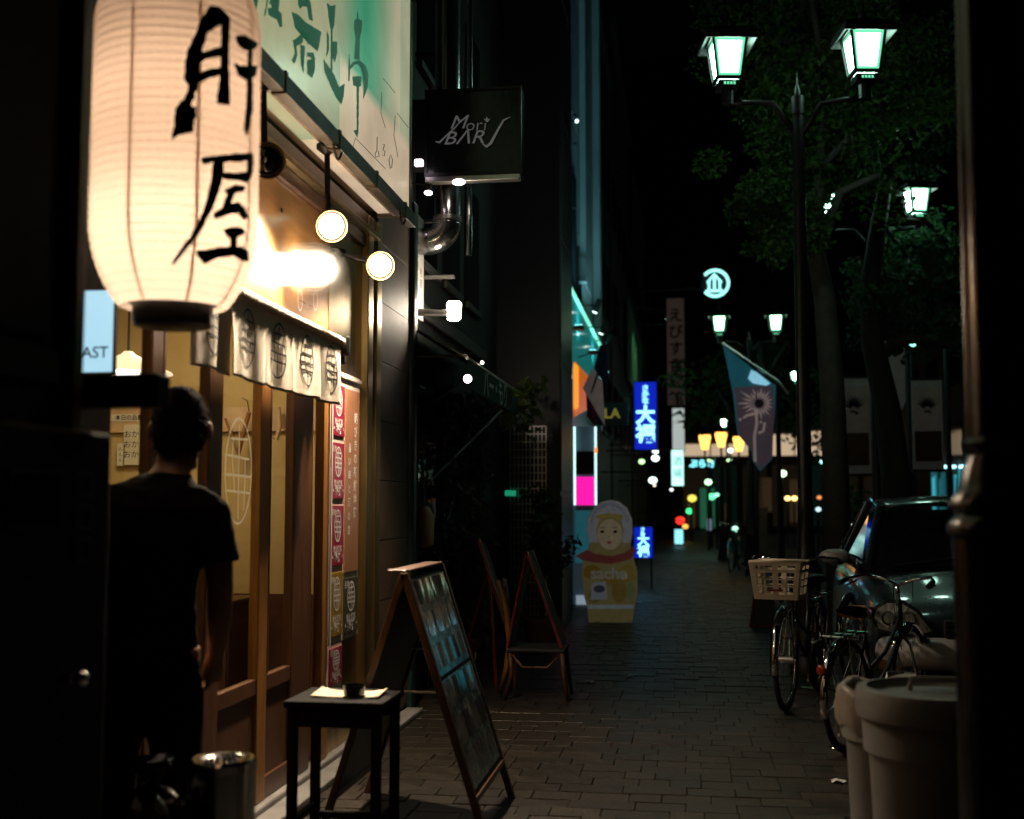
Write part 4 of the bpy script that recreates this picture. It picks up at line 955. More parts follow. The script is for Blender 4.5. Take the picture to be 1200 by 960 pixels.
        MB().box(-.05, .05, -.812, -.803, .80, .812).build('badge', M['redframe'], bo_, world=False)
        MB().tube([(-.05, -.58, .745), (-.05, -.53, .5), (-.055, fy_, W)], .005, 6).tube([(.05, -.58, .745), (.05, -.53, .5), (.055, fy_, W)], .005, 6).build('basket_stay', M['chrome'], t, world=False)
    return t
def place_front(u, v, rz):    # put the front wheel's contact at a ground point
    p = onZ(u, v); off = Matrix.Rotation(rz, 3, 'Z') @ Vector((0, -.53, 0)); return (p.x-off.x, p.y-off.y, 0)
rz = R(-17); bicycle('black city bicycle with cream plastic front basket, facing the camera', place_front(922, 834, rz), rz, M['cream'])
def place_rear(u, v, rz):
    p = onZ(u, v); off = Matrix.Rotation(rz, 3, 'Z') @ Vector((0, .53, 0)); return (p.x-off.x, p.y-off.y, 0)
rz = R(150); bicycle('dark bicycle with brown saddle, rear wheel towards the camera beside the bins', place_rear(990, 884, rz), rz, None, None, M['saddle']).scale = (.92, .92, .92)
rz = R(-24); bicycle('dark bicycle with black saddle squeezed between the basket bicycle and the car', place_front(1000, 800, rz), rz, None, M['redframe'])
rz = R(-12); bicycle('far dim bicycle standing beyond the street lamp', place_front(857, 672, rz), rz, None)

# ------------------------------------------------------------------ parked car
def car(label, loc, rz=0, lit=False):
    t = thing('parked_car', label, 'car', loc, rz)
    secs = [(-2.12, .60, .34, .62), (-2.05, .72, .26, .72), (-1.85, .81, .22, .80), (-1.5, .845, .2, .86), (-1.0, .85, .2, .93), (-.6, .85, .2, .97), (.6, .85, .2, .98), (1.5, .85, .22, .98), (1.95, .80, .26, .96), (2.1, .70, .36, .85)]
    mb = MB(); n = 13
    for y, hw, zb, zt in secs:
        half = [(0, zb), (hw*.85, zb), (hw*.97, zb+.08), (hw, zb+(zt-zb)*.45), (hw*.975, zb+(zt-zb)*.8), (hw*.86, zt-.01), (0, zt+.025)]
        ring_ = [(-x, y, z) for x, z in half[1:-1]][::-1]
        ring_ = [(x, y, z) for x, z in half] + [(-x, y, z) for x, z in half[1:-1]][::-1]
        mb.v += [Vector(p) for p in ring_]
    n = 12; m = len(secs)
    mb.f += [(i*n+k, i*n+(k+1) % n, (i+1)*n+(k+1) % n, (i+1)*n+k) for i in range(m-1) for k in range(n)]
    mb.f += [tuple(range(n))[::-1], tuple((m-1)*n+k for k in range(n))]
    mb.build('body', M['carpaint'], t, world=False, smooth='all', sub=2)
    gl = [(-.98, .66, .94), (-.28, .56, 1.36), (.15, .56, 1.40), (.9, .56, 1.385), (1.75, .60, .97)]
    cab = MB()
    base = [(-1.0, .72), (-.5, .76), (.8, .77), (1.85, .68)]; roof = [(-.22, .55), (.1, .57), (.75, .57), (1.25, .53)]; zr_ = [1.345, 1.41, 1.40, 1.33]
    # roof shell
    rf = MB().sheet(lambda s, q: (lambda i: (roof[i][1]*1.02*(2*q-1), roof[i][0], zr_[i]+.03*(1-(2*q-1)**2)))(min(3, int(round(s*3)))), 3, 8).build('roof', M['carpaint'], t, world=False, smooth='all', solid=.03, sub=1)
    cab.add([(-.71, -.99, .955), (.71, -.99, .955), (.55, -.24, 1.34), (-.55, -.24, 1.34)], [(0, 1, 2, 3)]); cab.build('windscreen', M['carglass'], t, world=False)
    MB().add([(-.67, 1.83, .965), (.67, 1.83, .965), (.52, 1.27, 1.335), (-.52, 1.27, 1.335)], [(0, 1, 2, 3)]).build('rear_window', M['carglass'], t, world=False)
    for s in (-1, 1):
        MB().add([(s*.775, -.86, .965), (s*.795, .42, .975), (s*.585, .36, 1.385), (s*.572, -.18, 1.335)], [(0, 1, 2, 3)]).build('side_window', M['carglass'], t, world=False)
        MB().add([(s*.795, .48, .975), (s*.745, 1.62, .98), (s*.56, 1.18, 1.33), (s*.585, .42, 1.385)], [(0, 1, 2, 3)]).build('side_window', M['carglass'], t, world=False)
        for p_ in ([(s*.745, -1.0, .955), (s*.57, -.23, 1.35)], [(s*.79, .45, .97), (s*.59, .39, 1.39)], [(s*.72, 1.75, .97), (s*.55, 1.24, 1.335)]): MB().tube(p_, .032, 8).build('pillar', M['carpaint'], t, world=False, smooth=True)
        MB().tube([(s*.58, -.23, 1.36), (s*.595, .1, 1.42), (s*.595, .75, 1.41), (s*.555, 1.25, 1.34)], .016, 8).build('roof_rail', M['chrome'], t, world=False, smooth=True)
        mi = MB().ball((s*.95, -.68, 1.01), .12, .06, .055, 14, 10).build('wing_mirror', M['bumper'], t, world=False, smooth='all')
        MB().tube([(s*.80, -.70, .98), (s*.90, -.68, 1.0)], .022, 8).build('mirror_arm', M['cartrim'], mi, world=False)
        yf = lambda x: -2.10+.30*(abs(x)-.42)**1.6
        shp = [(s*.46, .635), (s*.52, .61), (s*.68, .605), (s*.79, .63), (s*.82, .70), (s*.80, .76), (s*.73, .80), (s*.64, .80), (s*.55, .75)]
        def hlp(off, m, nm, par, k=1.0):
            mb = MB(); fill2d(mb, [((x-s*.65)*k+s*.65, (z-.70)*k+.70) for x, z in shp], lambda x, z: (x, yf(x)-off+.25*(z-.62)**1.5 if z > .62 else yf(x)-off, z), 2); return mb.build(nm, m, par, world=False, smooth='all')
        hl = hlp(.0, M['reflect'], 'headlight', t)
        hlp(.035, M['pane'], 'lens', hl, .99)
        rm = MB(); ribbon(rm, shp, .02, lambda x, z: (x, yf(x)-.036+(.25*(z-.62)**1.5 if z > .62 else 0), z), True); rm.build('lens_rim', M['carpaint'], hl, world=False, solid=.01)
        for (lx, lz, lr) in ((.60, .69, .055), (.72, .70, .042)):
            MB().lathe([(lr*.1, .0), (lr*.6, .004), (lr*.8, .016), (lr, .022), (lr*1.05, .012), (lr*1.05, 0)], 24).build('projector', M['chrome'], hl, world=False, smooth=True); q_ = MB.last; q_.location = (s*lx, yf(lx)-.004+.02, lz); q_.rotation_euler = (math.pi/2, 0, s*.25)
        fo = MB().lathe([(.01, 0), (.05, .01), (.055, .03)], 18).build('fog_lamp', M['chrome'], t, world=False, smooth=True); fo.location = (s*.6, -2.13, .40); fo.rotation_euler = (math.pi/2, 0, 0)
        for wy in (-1.33, 1.33):
            w = MB().tube([(s*.62, wy, .31), (s*.64, wy, .31), (s*.80, wy, .31), (s*.82, wy, .31)], [.29, .315, .315, .29], 32).build('wheel', M['rubber'], t, world=False, smooth=True)
            MB().tube([(s*.815, wy, .31), (s*.832, wy, .31), (s*.835, wy, .31)], [.215, .205, .05], 28).build('rim', M['alum'], w, world=False, smooth=True)
    MB().tube([(-.74, -1.98, .5), (-.66, -2.09, .5), (-.4, -2.15, .5), (.4, -2.15, .5), (.66, -2.075, .5), (.78, -1.93, .5)], [.085, .095, .098, .098, .095, .085], 12).build('bumper', M['bumper'], t, world=False, smooth='all')
    gr = MB().box(-.40, .40, -2.17, -2.13, .60, .70).build('grille', M['cartrim'], t, world=False, bevel=.01)
    for k in range(3): MB().box(-.39, .39, -2.18, -2.171, .61+.03*k, .622+.03*k).build('grille_bar', M['chrome'], gr, world=False)
    MB().box(-.17, .17, -2.262, -2.245, .42, .58).build('number_plate', M['white'], t, world=False, bevel=.004)
    MB().box(-.6, .6, -2.18, -2.14, .28, .38).build('lower_grille', M['cartrim'], t, world=False, bevel=.01)
    MB().tube([(-.55, -.99, .965), (-.1, -.9, 1.02)], .007, 6).tube([(.05, -.99, .965), (.5, -.9, 1.02)], .007, 6).build('wiper', M['cartrim'], t, world=False)
    return t
hp = onY(1080, 712, 8.0)
car('dark teal parked car facing the camera behind the bicycles', (hp.x+.62, 8.0+2.0, -.12), R(-3)).scale = (1, 1, 1.07)

# ------------------------------------------------------------------ bollard, chair, boards left
p = onZ(1022, 806); t = thing('bollard', 'teal painted steel post among the bicycles', 'bollard', (p.x, p.y, 0))
MB().lathe([(.05, 0), (.05, .02), (.038, .03), (.038, .62), (.03, .65), (.01, .66)], 20, (p.x, p.y, 0)).build('post', M['teal'], t, smooth=True)
MB().lathe([(.0395, .5), (.0395, .56)], 20, (p.x, p.y, 0), cap=False).build('reflective_band', M['white'], t, smooth=True)
p = onZ(1062, 840); t = thing('flower_pot', 'stacked brown clay pot behind the pale bins', 'pot', (p.x, p.y, 0))
MB().lathe([(.10, 0), (.15, .30), (.165, .305), (.165, .36), (.15, .365), (.14, .34), (.01, .335)], 28, (p.x, p.y, 0)).build('lower_pot', M['saddle'], t, smooth=True)
MB().lathe([(.12, .341), (.15, .44), (.16, .445), (.16, .475), (.145, .48), (.01, .47)], 28, (p.x, p.y, 0)).build('upper_pot', M['saddle'], t, smooth=True)
# low bentwood chair carrying a red-edged board
c0 = onZ(594, 808); CX, CY = onY(630, 700, 8.5).x, 8.5
sz_ = onY(630, 757, 8.5).z
CH = thing('low_chair', 'low dark bentwood chair with an amber curved back post on the pavement', 'chair', (CX, CY, 0))
xl, xr = onY(596, 757, 8.5).x, onY(664, 757, 8.5).x
MB().box(xl, xr, CY-.17, CY+.2, sz_-.03, sz_).build('seat', M['darkwall'], CH, bevel=.012)
MB().tube([onY(586, 812, 8.45), onY(594, 780, 8.42), onY(597, 750, 8.40), onY(593, 715, 8.42), onY(587, 690, 8.45), onY(583, 680, 8.45)], [.018, .02, .022, .02, .018, .012], 10).build('back_post', M['woodlight'], CH, smooth='all')
MB().tube([(xl-.02, CY+.19, 0), (xl, CY+.18, sz_-.02), (xl-.06, CY+.2, sz_+.45)], .018, 8).build('back_post', M['wood'], CH, smooth='all')
for x, y in ((xr-.02, CY-.15), (xr-.02, CY+.17), (xl+.03, CY-.15)): MB().tube([(x, y, sz_-.031), (x+.012, y, sz_*.5), (x+.04*(1 if x > xl+.1 else -1), y-.01, 0)], [.018, .016, .013], 8).build('leg', M['wood'], CH, smooth='all')
MB().tube([(xl+.05, CY-.16, sz_-.05), (xl+.12, CY-.16, sz_-.13), (xr-.12, CY-.16, sz_-.13), (xr-.04, CY-.16, sz_-.05)], .010, 8).build('brace', M['wood'], CH, smooth='all')
MB().tube([(xl-.02, CY-.1, sz_+.42), (xl-.05, CY+.05, sz_+.46), (xl-.06, CY+.2, sz_+.45)], .014, 8).build('top_rail', M['wood'], CH, smooth='all')
apx, apz = onY(620, 646, 8.5).x, onY(620, 646, 8.5).z
BD = thing('folding_board', 'small red-edged folding board standing on the low chair', 'sign', (apx, 8.5, sz_+.001))
for s, xb in ((1, xr-.02), (-1, xl+.01)):
    MB().prism([(apx+s*.004, CY-.13, apz), (xb, CY-.13, sz_+.004), (xb, CY+.16, sz_+.004), (apx+s*.004, CY+.16, apz)], (s*-.014, 0, 0)).build('panel', M['bldgrey'] if s > 0 else M['black'], BD)
    for y in (CY-.138, CY+.168): MB().bar((apx, y, apz), (xb, y, sz_+.006), .016, .026, (0, 1, 0)).build('red_edge', M['redframe'], BD)
LBx = onY(575, 680, 9.0)
LB = thing('leaning_board', 'dark red framed board leaning at the wall left of the low chair', 'sign', (LBx.x, 9.0, 0))
MB().prism([onY(563, 636, 9.0), onY(600, 755, 8.9), onY(600, 755, 8.9)+Vector((-.02, .35, 0)), onY(563, 636, 9.0)+Vector((-.02, .35, 0))], (-.02, 0, 0)).build('panel', M['black'], LB)
MB().bar(onY(561, 632, 9.0), onY(604, 765, 8.9), .02, .035, (0, 1, 0)).build('frame_edge', M['redframe'], LB); MB().bar(onY(604, 765, 8.9), onY(604, 765, 8.9)*1+Vector((0, 0, -onY(604, 765, 8.9).z+.0)), .02, .03).build('leg', M['wood'], LB)
p = onZ(612, 790); t = thing('support_leg_stand', 'thin red easel leg under the leaning board', 'easel', (p.x-.2, 8.95, 0))
MB().bar((p.x-.42, 8.95, 0), (LBx.x-.02, 9.05, LBx.z+.1), .018, .022).bar((LBx.x+.05, 8.96, 0), (LBx.x-.02, 9.05, LBx.z+.1), .018, .022).build('leg', M['redframe'], t)

# ------------------------------------------------------------------ bar building next door
B2X = -1.95; b2a, b2b = y1+.14, 11.6
BB = thing('bar_building', 'narrow dark bar building with awning and vines next to the restaurant', 'building', (-2.6, 9.6, 0))
MB().box(-5.4, B2X, b2a, b2b, 0, 10).build('wall', M['darkwall'], BB)
MB().box(B2X+.001, B2X+.10, b2a+.05, b2a+.17, 0, 6).build('timber_post', M['brownpost'], BB, bevel=.01)
MB().box(B2X+.001, B2X+.07, b2a+.30, b2a+.36, 0, 2.6).build('timber_post', M['brownpost'], BB, bevel=.01)
MB().box(B2X+.001, B2X+.10, b2a, b2a+.045, 2.9, 6).build('timber_post', M['soffit'], BB, bevel=.01)
MB().box(B2X+.001, B2X+.05, b2a, b2b, 2.75, 2.86).build('string_course', M['bldgrey'], BB, bevel=.01)
for k in range(3):
    ya = b2a+.62+k*.95; w = MB().box(B2X+.001, B2X+.03, ya, ya+.82, .3, 2.25).build('shop_window', M['window'], BB)
    MB().box(B2X+.031, B2X+.05, ya-.04, ya, .25, 2.3).box(B2X+.031, B2X+.05, ya+.82, ya+.86, .25, 2.3).box(B2X+.031, B2X+.05, ya, ya+.82, 2.251, 2.3).build('frame', M['darkwall'], w)
for k in range(3):
    for j in range(2):
        ya, za = b2a+.7+k*1.0, 3.2+1.5*j
        w = MB().box(B2X+.001, B2X+.02, ya, ya+.7, za, za+1.1).build('window', M['window'], BB); MB().box(B2X+.021, B2X+.05, ya-.03, ya+.73, za-.06, za-.005).build('sill', M['bldgrey'], w)
for k in range(9): MB().box(B2X+.02, B2X+.32, b2a+.55, b2a+.60, 3.0+k*.42, 3.02+k*.42).build('louvre', M['bldgrey'], BB)
# spiral duct
dc = onY(524, 282, 8.3); dx, dz = dc.x, dc.z; rD = .098
DU = thing('ventilation_duct', 'shiny spiral steel duct bending upward behind the bar sign', 'duct', (dx, 8.3, dz))
el = [(B2X-.02, 8.3, dz), (B2X+.05, 8.3, dz)]+[(dx-.13+.13*math.sin(a), 8.3, dz+.13-.13*math.cos(a)) for a in [k*math.pi/16 for k in range(9)]]
el2 = []
for i in range(len(el)-1):
    for k in range(4): el2.append(Vector(el[i]).lerp(Vector(el[i+1]), k/4))
el2.append(Vector(el[-1]))
MB().tube(el2, [rD+(.0018 if k % 2 == 0 else 0) for k in range(len(el2))], 24).build('elbow', M['steel'], DU, smooth='all')
MB().cyl((dx, 8.3, dz+.13), (dx, 8.3, 6.6), rD-.004, n=28).build('riser', M['steel'], DU, smooth=True)
for z in (dz+.14, dz+.9, dz+1.8, dz+2.7): MB().lathe([(rD+.006, 0), (rD+.006, .03)], 24, (dx, 8.3, z)).build('clamp', M['alum'], DU, smooth=True)
MB().cyl((dx+.15, 8.36, dz-.1), (dx+.15, 8.36, 6.6), .022, n=12).build('conduit', M['steel'], DU, smooth=True)
# bar sign
ms0, ms1 = onY(498, 106, 7.95), onY(611, 204, 7.95)
MS = thing('bar_sign', 'black projecting box sign lettered Mori BAR in silver script', 'sign', ((ms0.x+ms1.x)/2, 7.95, ms1.z))
MB().box(ms0.x, ms1.x, 7.96, 8.12, ms1.z, ms0.z).build('box', M['blackgloss'], MS, bevel=.008)
fr = MB()
for a, b, c, e in ((ms0.x, ms1.x, ms1.z, ms1.z+.03), (ms0.x, ms1.x, ms0.z-.018, ms0.z), (ms0.x, ms0.x+.018, ms1.z+.031, ms0.z-.019), (ms1.x-.018, ms1.x, ms1.z+.031, ms0.z-.019)): fr.box(a, b, 7.945, 7.959, c, e)
fr.build('frame', M['black'], MS)
MB().box(ms0.x-.11, ms0.x-.002, 7.98, 8.1, ms1.z+.08, ms0.z-.05).build('wall_bracket', M['black'], MS, bevel=.006)
MB().box(ms0.x+.01, ms1.x-.01, 7.92, 8.0, ms1.z-.04, ms1.z-.003).build('lamp_tray', M['alum'], MS, bevel=.004)
lm = onY(537, 203, 7.91); MB().ball((lm.x, 7.93, ms1.z-.045), .045, .035, .02, 14, 8).build('tray_lamp', emit('tray_bulb', (1, .85, .72), 14), MS, smooth='all')
silver = mat('silver_letter', (.42, .42, .42), .4, .2, emis=(.5, .5, .5), es=.12)
mb = MB(); w = ms1.x-ms0.x
put_text(mb, 'M', onY(536, 144, 7.94), (1, 0, 0), (0, 0, 1), .135, 0, .35, 1.1); put_text(mb, 'or', onY(555, 147, 7.94), (1, 0, 0), (0, 0, 1), .115, -.01, .1, 1.1); put_text(mb, 'ı', onY(568, 147, 7.94), (1, 0, 0), (0, 0, 1), .115, -.01, .1)
put_text(mb, 'BΛR', onY(543, 162, 7.94), (1, 0, 0), (0, 0, 1), .13, .002, .3, 1.2)
Pm = lambda a, b: onY(a, b, 7.9395)
ribbon(mb, [(565, 168), (570, 172), (575, 168), (582, 155), (590, 141), (598, 137)], [1, 3, 3.4, 2.6, 2, .6], Pm)
ribbon(mb, [(510, 166), (515, 167), (522, 160), (533, 150), (541, 140)], [1, 2.4, 1.6, 1.6, .8], Pm)
fill2d(mb, [(570, 143), (566.5, 139), (569, 140), (570.5, 136.5), (572, 140), (574.5, 139), (572, 143)], Pm)
mb.build('lettering', silver, MS)
# little lamps around the bar sign
def tube_spot(label, c, aim, r=.03, ln=.11, col_=(1, .86, .9), s=18, base=None, group=None):
    c = Vector(c); d = (Vector(aim)-c).normalized(); t = thing('spot_lamp', label, 'lamp', c, group=group)
    MB().tube([c-d*ln, c-d*ln*.9, c], [r*.8, r, r], 16).build('barrel', M['black'], t, smooth=True)
    MB().tube([c+d*.001, c+d*.006], [r*.9, r*.7], 16).build('lens', emit('spot_lens', col_, s), t, smooth=True)
    if base is not None: MB().tube([c-d*ln*.6, Vector(base)], .007, 6).build('arm', M['black'], t, smooth=True)
    return t
p = onX(502, 226, -1.72); tube_spot('small black spot lamp aimed down under the bar sign', p, p+Vector((.02, -.2, -.5)), base=(B2X+.0, p.y+.05, p.z+.1))
p = onX(491, 191, -1.75); t = thing('glowing_marker', 'small square pink-white lamp at the fascia corner below the bar sign', 'lamp', p)
MB().box(p.x-.028, p.x+.028, p.y-.02, p.y+.02, p.z-.022, p.z+.022).build('lens', emit('marker', (1, .82, .95), 6), t, bevel=.006); MB().box(p.x-.06, p.x-.03, p.y, p.y+.05, p.z-.01, p.z+.01).build('bracket', M['black'], t)
# white notice and warm lamp
w0, w1 = onX(481, 240, -1.86), onX(496, 385, -1.86)
t = thing('notice_board', 'narrow white notice board lit beside the tiled pillar', 'sign', (-1.86, w0.y, w1.z))
ya, yb = onX(480, 300, -1.86).y+.02, onX(496, 300, -1.86).y; zt_, zb_ = onX(488, 250, -1.86).z, onX(488, 372, -1.86).z
MB().box(-1.88, -1.855, ya, yb, zb_, zt_).build('board', M['white'], t, bevel=.003)
mb = MB()
for k, tx_ in enumerate(('営業時間', '十七時より', '地酒')): put_column(mb, tx_, (-1.8535, ya+(yb-ya)*(.25+.25*k), zt_-(zt_-zb_)*(.4+.1*k)), (0, 1, 0), (0, 0, 1), .07, .085)
mb.build('lettering', M['ink'], t)
p = onY(532, 365, 8.2)
WL = thing('wall_floodlight', 'bare bright square floodlight on an arm above the bar awning', 'lamp', (B2X+.1, 8.2, p.z))
MB().tube([(B2X+.1, 8.2, p.z), (p.x-.09, 8.2, p.z-.01), (p.x-.03, 8.2, p.z-.005)], [.028, .022, .03], 10).build('arm', M['alum'], WL, smooth=True)
MB().lathe([(.03, -.065), (.046, -.055), (.052, .05), (.045, .066)], 16, p).build('lens', emit('flood_lens', (1, .84, .66), 120), WL, smooth=True)
light('SPOT', p+Vector((.09, -.05, -.05)), 80, (1, .82, .62), WL, .04, (.95, 7.8, .95), 62, .9)
# awning
AX = -1.42; a0, a1 = onX(548, 420, AX), onX(606, 462, AX)
AW = thing('bar_awning', 'dark sloping awning with a green lettered valance and steel struts', 'awning', (AX, a0.y, a0.z))
wz = onX(482, 390, B2X).z
MB().add([(B2X+.06, a0.y, wz), (AX, a0.y, a0.z), (AX, a1.y, a0.z), (B2X+.06, a1.y, wz)], [(0, 1, 2, 3)]).build('canopy', M['black'], AW, solid=.012)
va = MB().box(AX-.004, AX+.004, a0.y, a1.y, a0.z-.20, a0.z-.004).build('valance', mat('valance_green', (.012, .06, .042), .8), AW)
mb = MB(); put_text(mb, 'バー・もり', (AX+.0065, (a0.y+a1.y)/2, a0.z-.11), (0, 1, 0), (0, 0, 1), .24, .01); mb.build('lettering', M['white'], va)
MB().tube([(AX, a0.y-.02, a0.z), (AX, a1.y+.02, a0.z)], .012, 8).build('front_bar', M['alum'], AW, smooth=True)
MB().tube([onX(490, 486, B2X+.1), onX(546, 444, AX-.02)], .009, 8).build('strut', M['alum'], AW, smooth=True)
MB().tube([onX(500, 568, B2X+.1), onX(588, 481, AX)], .009, 8).build('strut', M['alum'], AW, smooth=True)
q = onX(503, 566, B2X+.1); MB().box(q.x-.03, q.x+.03, q.y-.03, q.y+.03, q.z-.02, q.z+.02).build('strut_foot', M['soffit'], AW, bevel=.006)
MB().tube([(B2X+.05, a0.y+.02, a0.z+.02), (AX, a0.y+.02, a0.z+.02)], .010, 8).build('side_bar', M['darkwall'], AW, smooth=True)
q = onX(548, 444, AX+.01); tube_spot('round pinkish spot lamp clipped on the awning strut', q, q+Vector((.2, -.5, -.05)), .032, .09, (1, .86, .98), 8)
q = onX(565, 425, AX+.01); tube_spot('tiny bulb on the end of the awning front bar', q, q+Vector((.1, -.5, -.1)), .014, .05, (1, .9, .8), 8)
# meter jar at the wall foot
p = onX(497, 615, B2X+.12); t = thing('gas_meter', 'pale rounded gas meter on the timber post of the bar', 'meter', p)
MB().lathe([(.03, -.16), (.07, -.14), (.075, .06), (.05, .1), (.03, .13)], 18, p).build('case', M['soffit'], t, smooth=True); MB().tube([p+Vector((0, 0, .12)), p+Vector((-.02, .02, .5))], .012, 8).build('pipe', M['alum'], t)

def leaves(mb, rn, centre, rad, n, size, squash=1.0, hang=.0, core=0):
    for _ in range(n):
        while True:
            v = Vector((rn.uniform(-1, 1), rn.uniform(-1, 1), rn.uniform(-1, 1)))
            if core < v.length < 1: break
        p = Vector(centre)+Vector((v.x*rad[0], v.y*rad[1], v.z*rad[2]))
        d = Vector((rn.uniform(-1, 1), rn.uniform(-1, 1), rn.uniform(-1, .6)-hang)).normalized(); s = d.cross(Vector((rn.uniform(-1, 1), rn.uniform(-1, 1), rn.uniform(-1, 1)))).normalized()
        z = size*rn.uniform(.6, 1.3); m_ = d.cross(s)*z*.12
        mb.add([p, p+d*z*.5+s*z*.26+m_, p+d*z, p+d*z*.5-s*z*.26+m_], [(0, 1, 2, 3)])
VN = thing('climbing_vine', 'leafy climbing vine on the bar wall below the awning', 'plant', (B2X+.1, 9.6, 0))
rn = random.Random(11); st_ = MB(); lf = MB()
for k in range(6):
    yy = b2a+.9+k*.42; pts = [Vector((B2X+.07, yy, 0))]
    for j in range(8): pts.append(pts[-1]+Vector((rn.uniform(-.02, .05), rn.uniform(-.12, .14), .27)))
    st_.tube(pts, .008, 5)
    for p in pts[1:]: leaves(lf, rn, p, (.14, .22, .2), 34, .075, hang=.4)
st_.build('stem', M['bark'], VN); lf.build('foliage', M['vine'], VN)
def potted(label, p, h, r, n, sz, m, group=None):
    t = thing('potted_plant', label, 'plant', (p.x, p.y, 0), group=group); rn = random.Random(int(p.y*100)); sm, lf = MB(), MB()
    MB().lathe([(.12, 0), (.17, .26), (.18, .262), (.18, .30), (.16, .3), (.15, .27), (.01, .265)], 24, (p.x, p.y, 0)).build('pot', M['saddle'], t, smooth=True)
    for k in range(9):
        a = rn.uniform(0, 6.3); tip = Vector((p.x+r*.8*math.cos(a)*rn.random(), p.y+r*.8*math.sin(a)*rn.random(), h*rn.uniform(.7, 1)))
        mid = Vector((p.x, p.y, .27)).lerp(tip, .55)+Vector((0, 0, .1)); sm.tube([(p.x, p.y, .27), mid, tip], [.009, .007, .003], 5)
        for c in (mid, mid.lerp(tip, .5), tip): leaves(lf, rn, c, (r*.35, r*.35, r*.3), n, sz, hang=.3)
    sm.build('stem', M['bark'], t); lf.build('foliage', m, t); return t
q = onX(612, 455, -1.35); HB = thing('hanging_plant', 'sprig of yellow-green leaves hanging at the end of the awning', 'plant', (q.x, q.y, q.z)); lf = MB(); rn = random.Random(5)
for du, dv in ((-8, 5), (4, -6), (12, 4), (22, -8), (0, 22), (-12, 28), (14, 24), (8, 44)): leaves(lf, rn, onX(608+du, 458+dv, -1.4), (.1, .14, .09), 26, .10, hang=.2)
lf.build('foliage', leafmat('sprig_leaf', (.10, .14, .02)), HB); MB().tube([onX(590, 470, -1.9), onX(605, 455, -1.6), q], .008, 5).build('stem', M['bark'], HB)
potted('bushy potted shrub before the metal lattice', onY(634, 640, 11.2)*1, 1.45, .32, 26, .09, M['vine'])
potted('low potted plant at the foot of the bar wall', onY(548, 640, 9.5)*1, 1.1, .3, 22, .08, M['vine'])

# ------------------------------------------------------------------ black corner block and lattice
CB = thing('corner_block', 'tall black corner building with a metal lattice screen', 'building', (-2.2, 13, 0))
cX = onZ(671, 726).x; cY = onZ(671, 726).y
MB().box(-5.4, cX, cY-1.4, cY, 0, 12).build('wall', M['black'], CB)
MB().box(-5.4, -2.0, b2b+.01, cY-1.41, 0, 10).build('link_wall', M['darkwall'], CB)
for k in range(8): MB().box(cX+.001, cX+.012, cY-1.36, cY-.04, .1+k*1.4, 1.45+k*1.4).build('cladding_panel', M['black'], CB, bevel=.006)
la = MB(); ly = cY-1.47
l0, l1 = onY(598, 500, ly), onY(640, 640, ly)
nx = 9; nzv = 26
for i in range(nx+1): x = l0.x+(l1.x-l0.x)*i/nx; la.box(x-.006, x+.006, ly, ly+.012, 0, l0.z)
for j in range(nzv+1): z = .02+(l0.z-.02)*j/nzv; la.box(l0.x, l1.x, ly-.012, ly-.001, z-.006, z+.006)
la.build('lattice', M['alum'], CB)
p = onY(598, 578, ly-.2); t = thing('exit_lamp', 'tiny green indicator lamp in front of the lattice', 'lamp', p)
MB().box(p.x-.06, p.x+.06, p.y, p.y+.02, p.z-.03, p.z+.03).build('lens', emit('green_lamp', (.02, .5, .25), .5), t, bevel=.01); MB().box(p.x-.02, p.x+.02, p.y+.021, ly-.02, p.z-.01, p.z+.01).build('arm', M['black'], t)

# ------------------------------------------------------------------ pale clad building, lit teal
TX = -1.92; ty0, ty1 = cY+.6, onX(697, 300, TX).y
TBd = thing('clad_building', 'pale panelled building glowing teal above a shop front', 'building', (TX-1, 20, 0))
MB().box(-6, TX-.02, ty0, ty1, 0, 16).build('wall', M['cladding'], TBd)
zc = onX(690, 352, TX).z
for k in range(5):
    ya, yb = ty0+(ty1-ty0)*k/5, ty0+(ty1-ty0)*(k+1)/5
    for j in range(4): MB().box(TX-.019, TX, ya+.02, yb-.02, zc+.2+j*2.6, zc+.2+j*2.6+2.56).build('cladding_panel', M['cladding'], TBd, bevel=.01)
for k in range(3): MB().box(TX+.001, TX+.12, ty0+.8+k*3.6, ty0+1.1+k*3.6, zc, 15).build('fin', M['cladding'], TBd, bevel=.01)
MB().box(TX+.001, TX+.16, ty1-.5, ty1-.02, 3.0, 15.5).build('corner_fin', M['cladding'], TBd, bevel=.01)
for k, (ua, ub, va) in enumerate(((669, 674, 260), (672, 677, 330), (676, 680, 350))):
    a, b = onX(ua, va, TX), onX(ub, va, TX); w = MB().box(TX+.001, TX+.03, a.y, b.y, a.z-1.1, a.z+1.0).build('window', M['window'], TBd)
    MB().box(TX+.031, TX+.05, a.y-.03, a.y, a.z-1.1, a.z+1.0).build('frame', M['darkwall'], w)
# teal glass canopy sign with spots
g0, g1 = onX(668, 362, TX+.15), onX(699, 455, TX+.15)
tg = mat('teal_glass', (.02, .28, .27), .2, coat=.6, var=.3, scale=1.5, stretch=(1, 3, 1), emis=(.01, .30, .28), es=.55)
SG = thing('glass_shop_sign', 'teal lit glass sign panel on the pale building', 'sign', (TX+.15, g0.y, g1.z))
gz0, gz1 = onX(685, 460, TX+.15).z, onX(685, 372, TX+.15).z
MB().box(TX+.12, TX+.15, cY+1.2, ty1-.6, gz0, gz1).build('panel', tg, SG)
MB().box(TX+.12, TX+.17, cY+1.2, ty1-.6, gz1+.002, gz1+.07).build('top_rail', emit('lit_rail', (.25, 1, .72), 1.2), SG)
MB().box(TX+.151, TX+.17, ty1-.72, ty1-.6, gz0, gz1).build('end_rail', emit('lit_end', (.25, 1, .75), 1.0), SG)
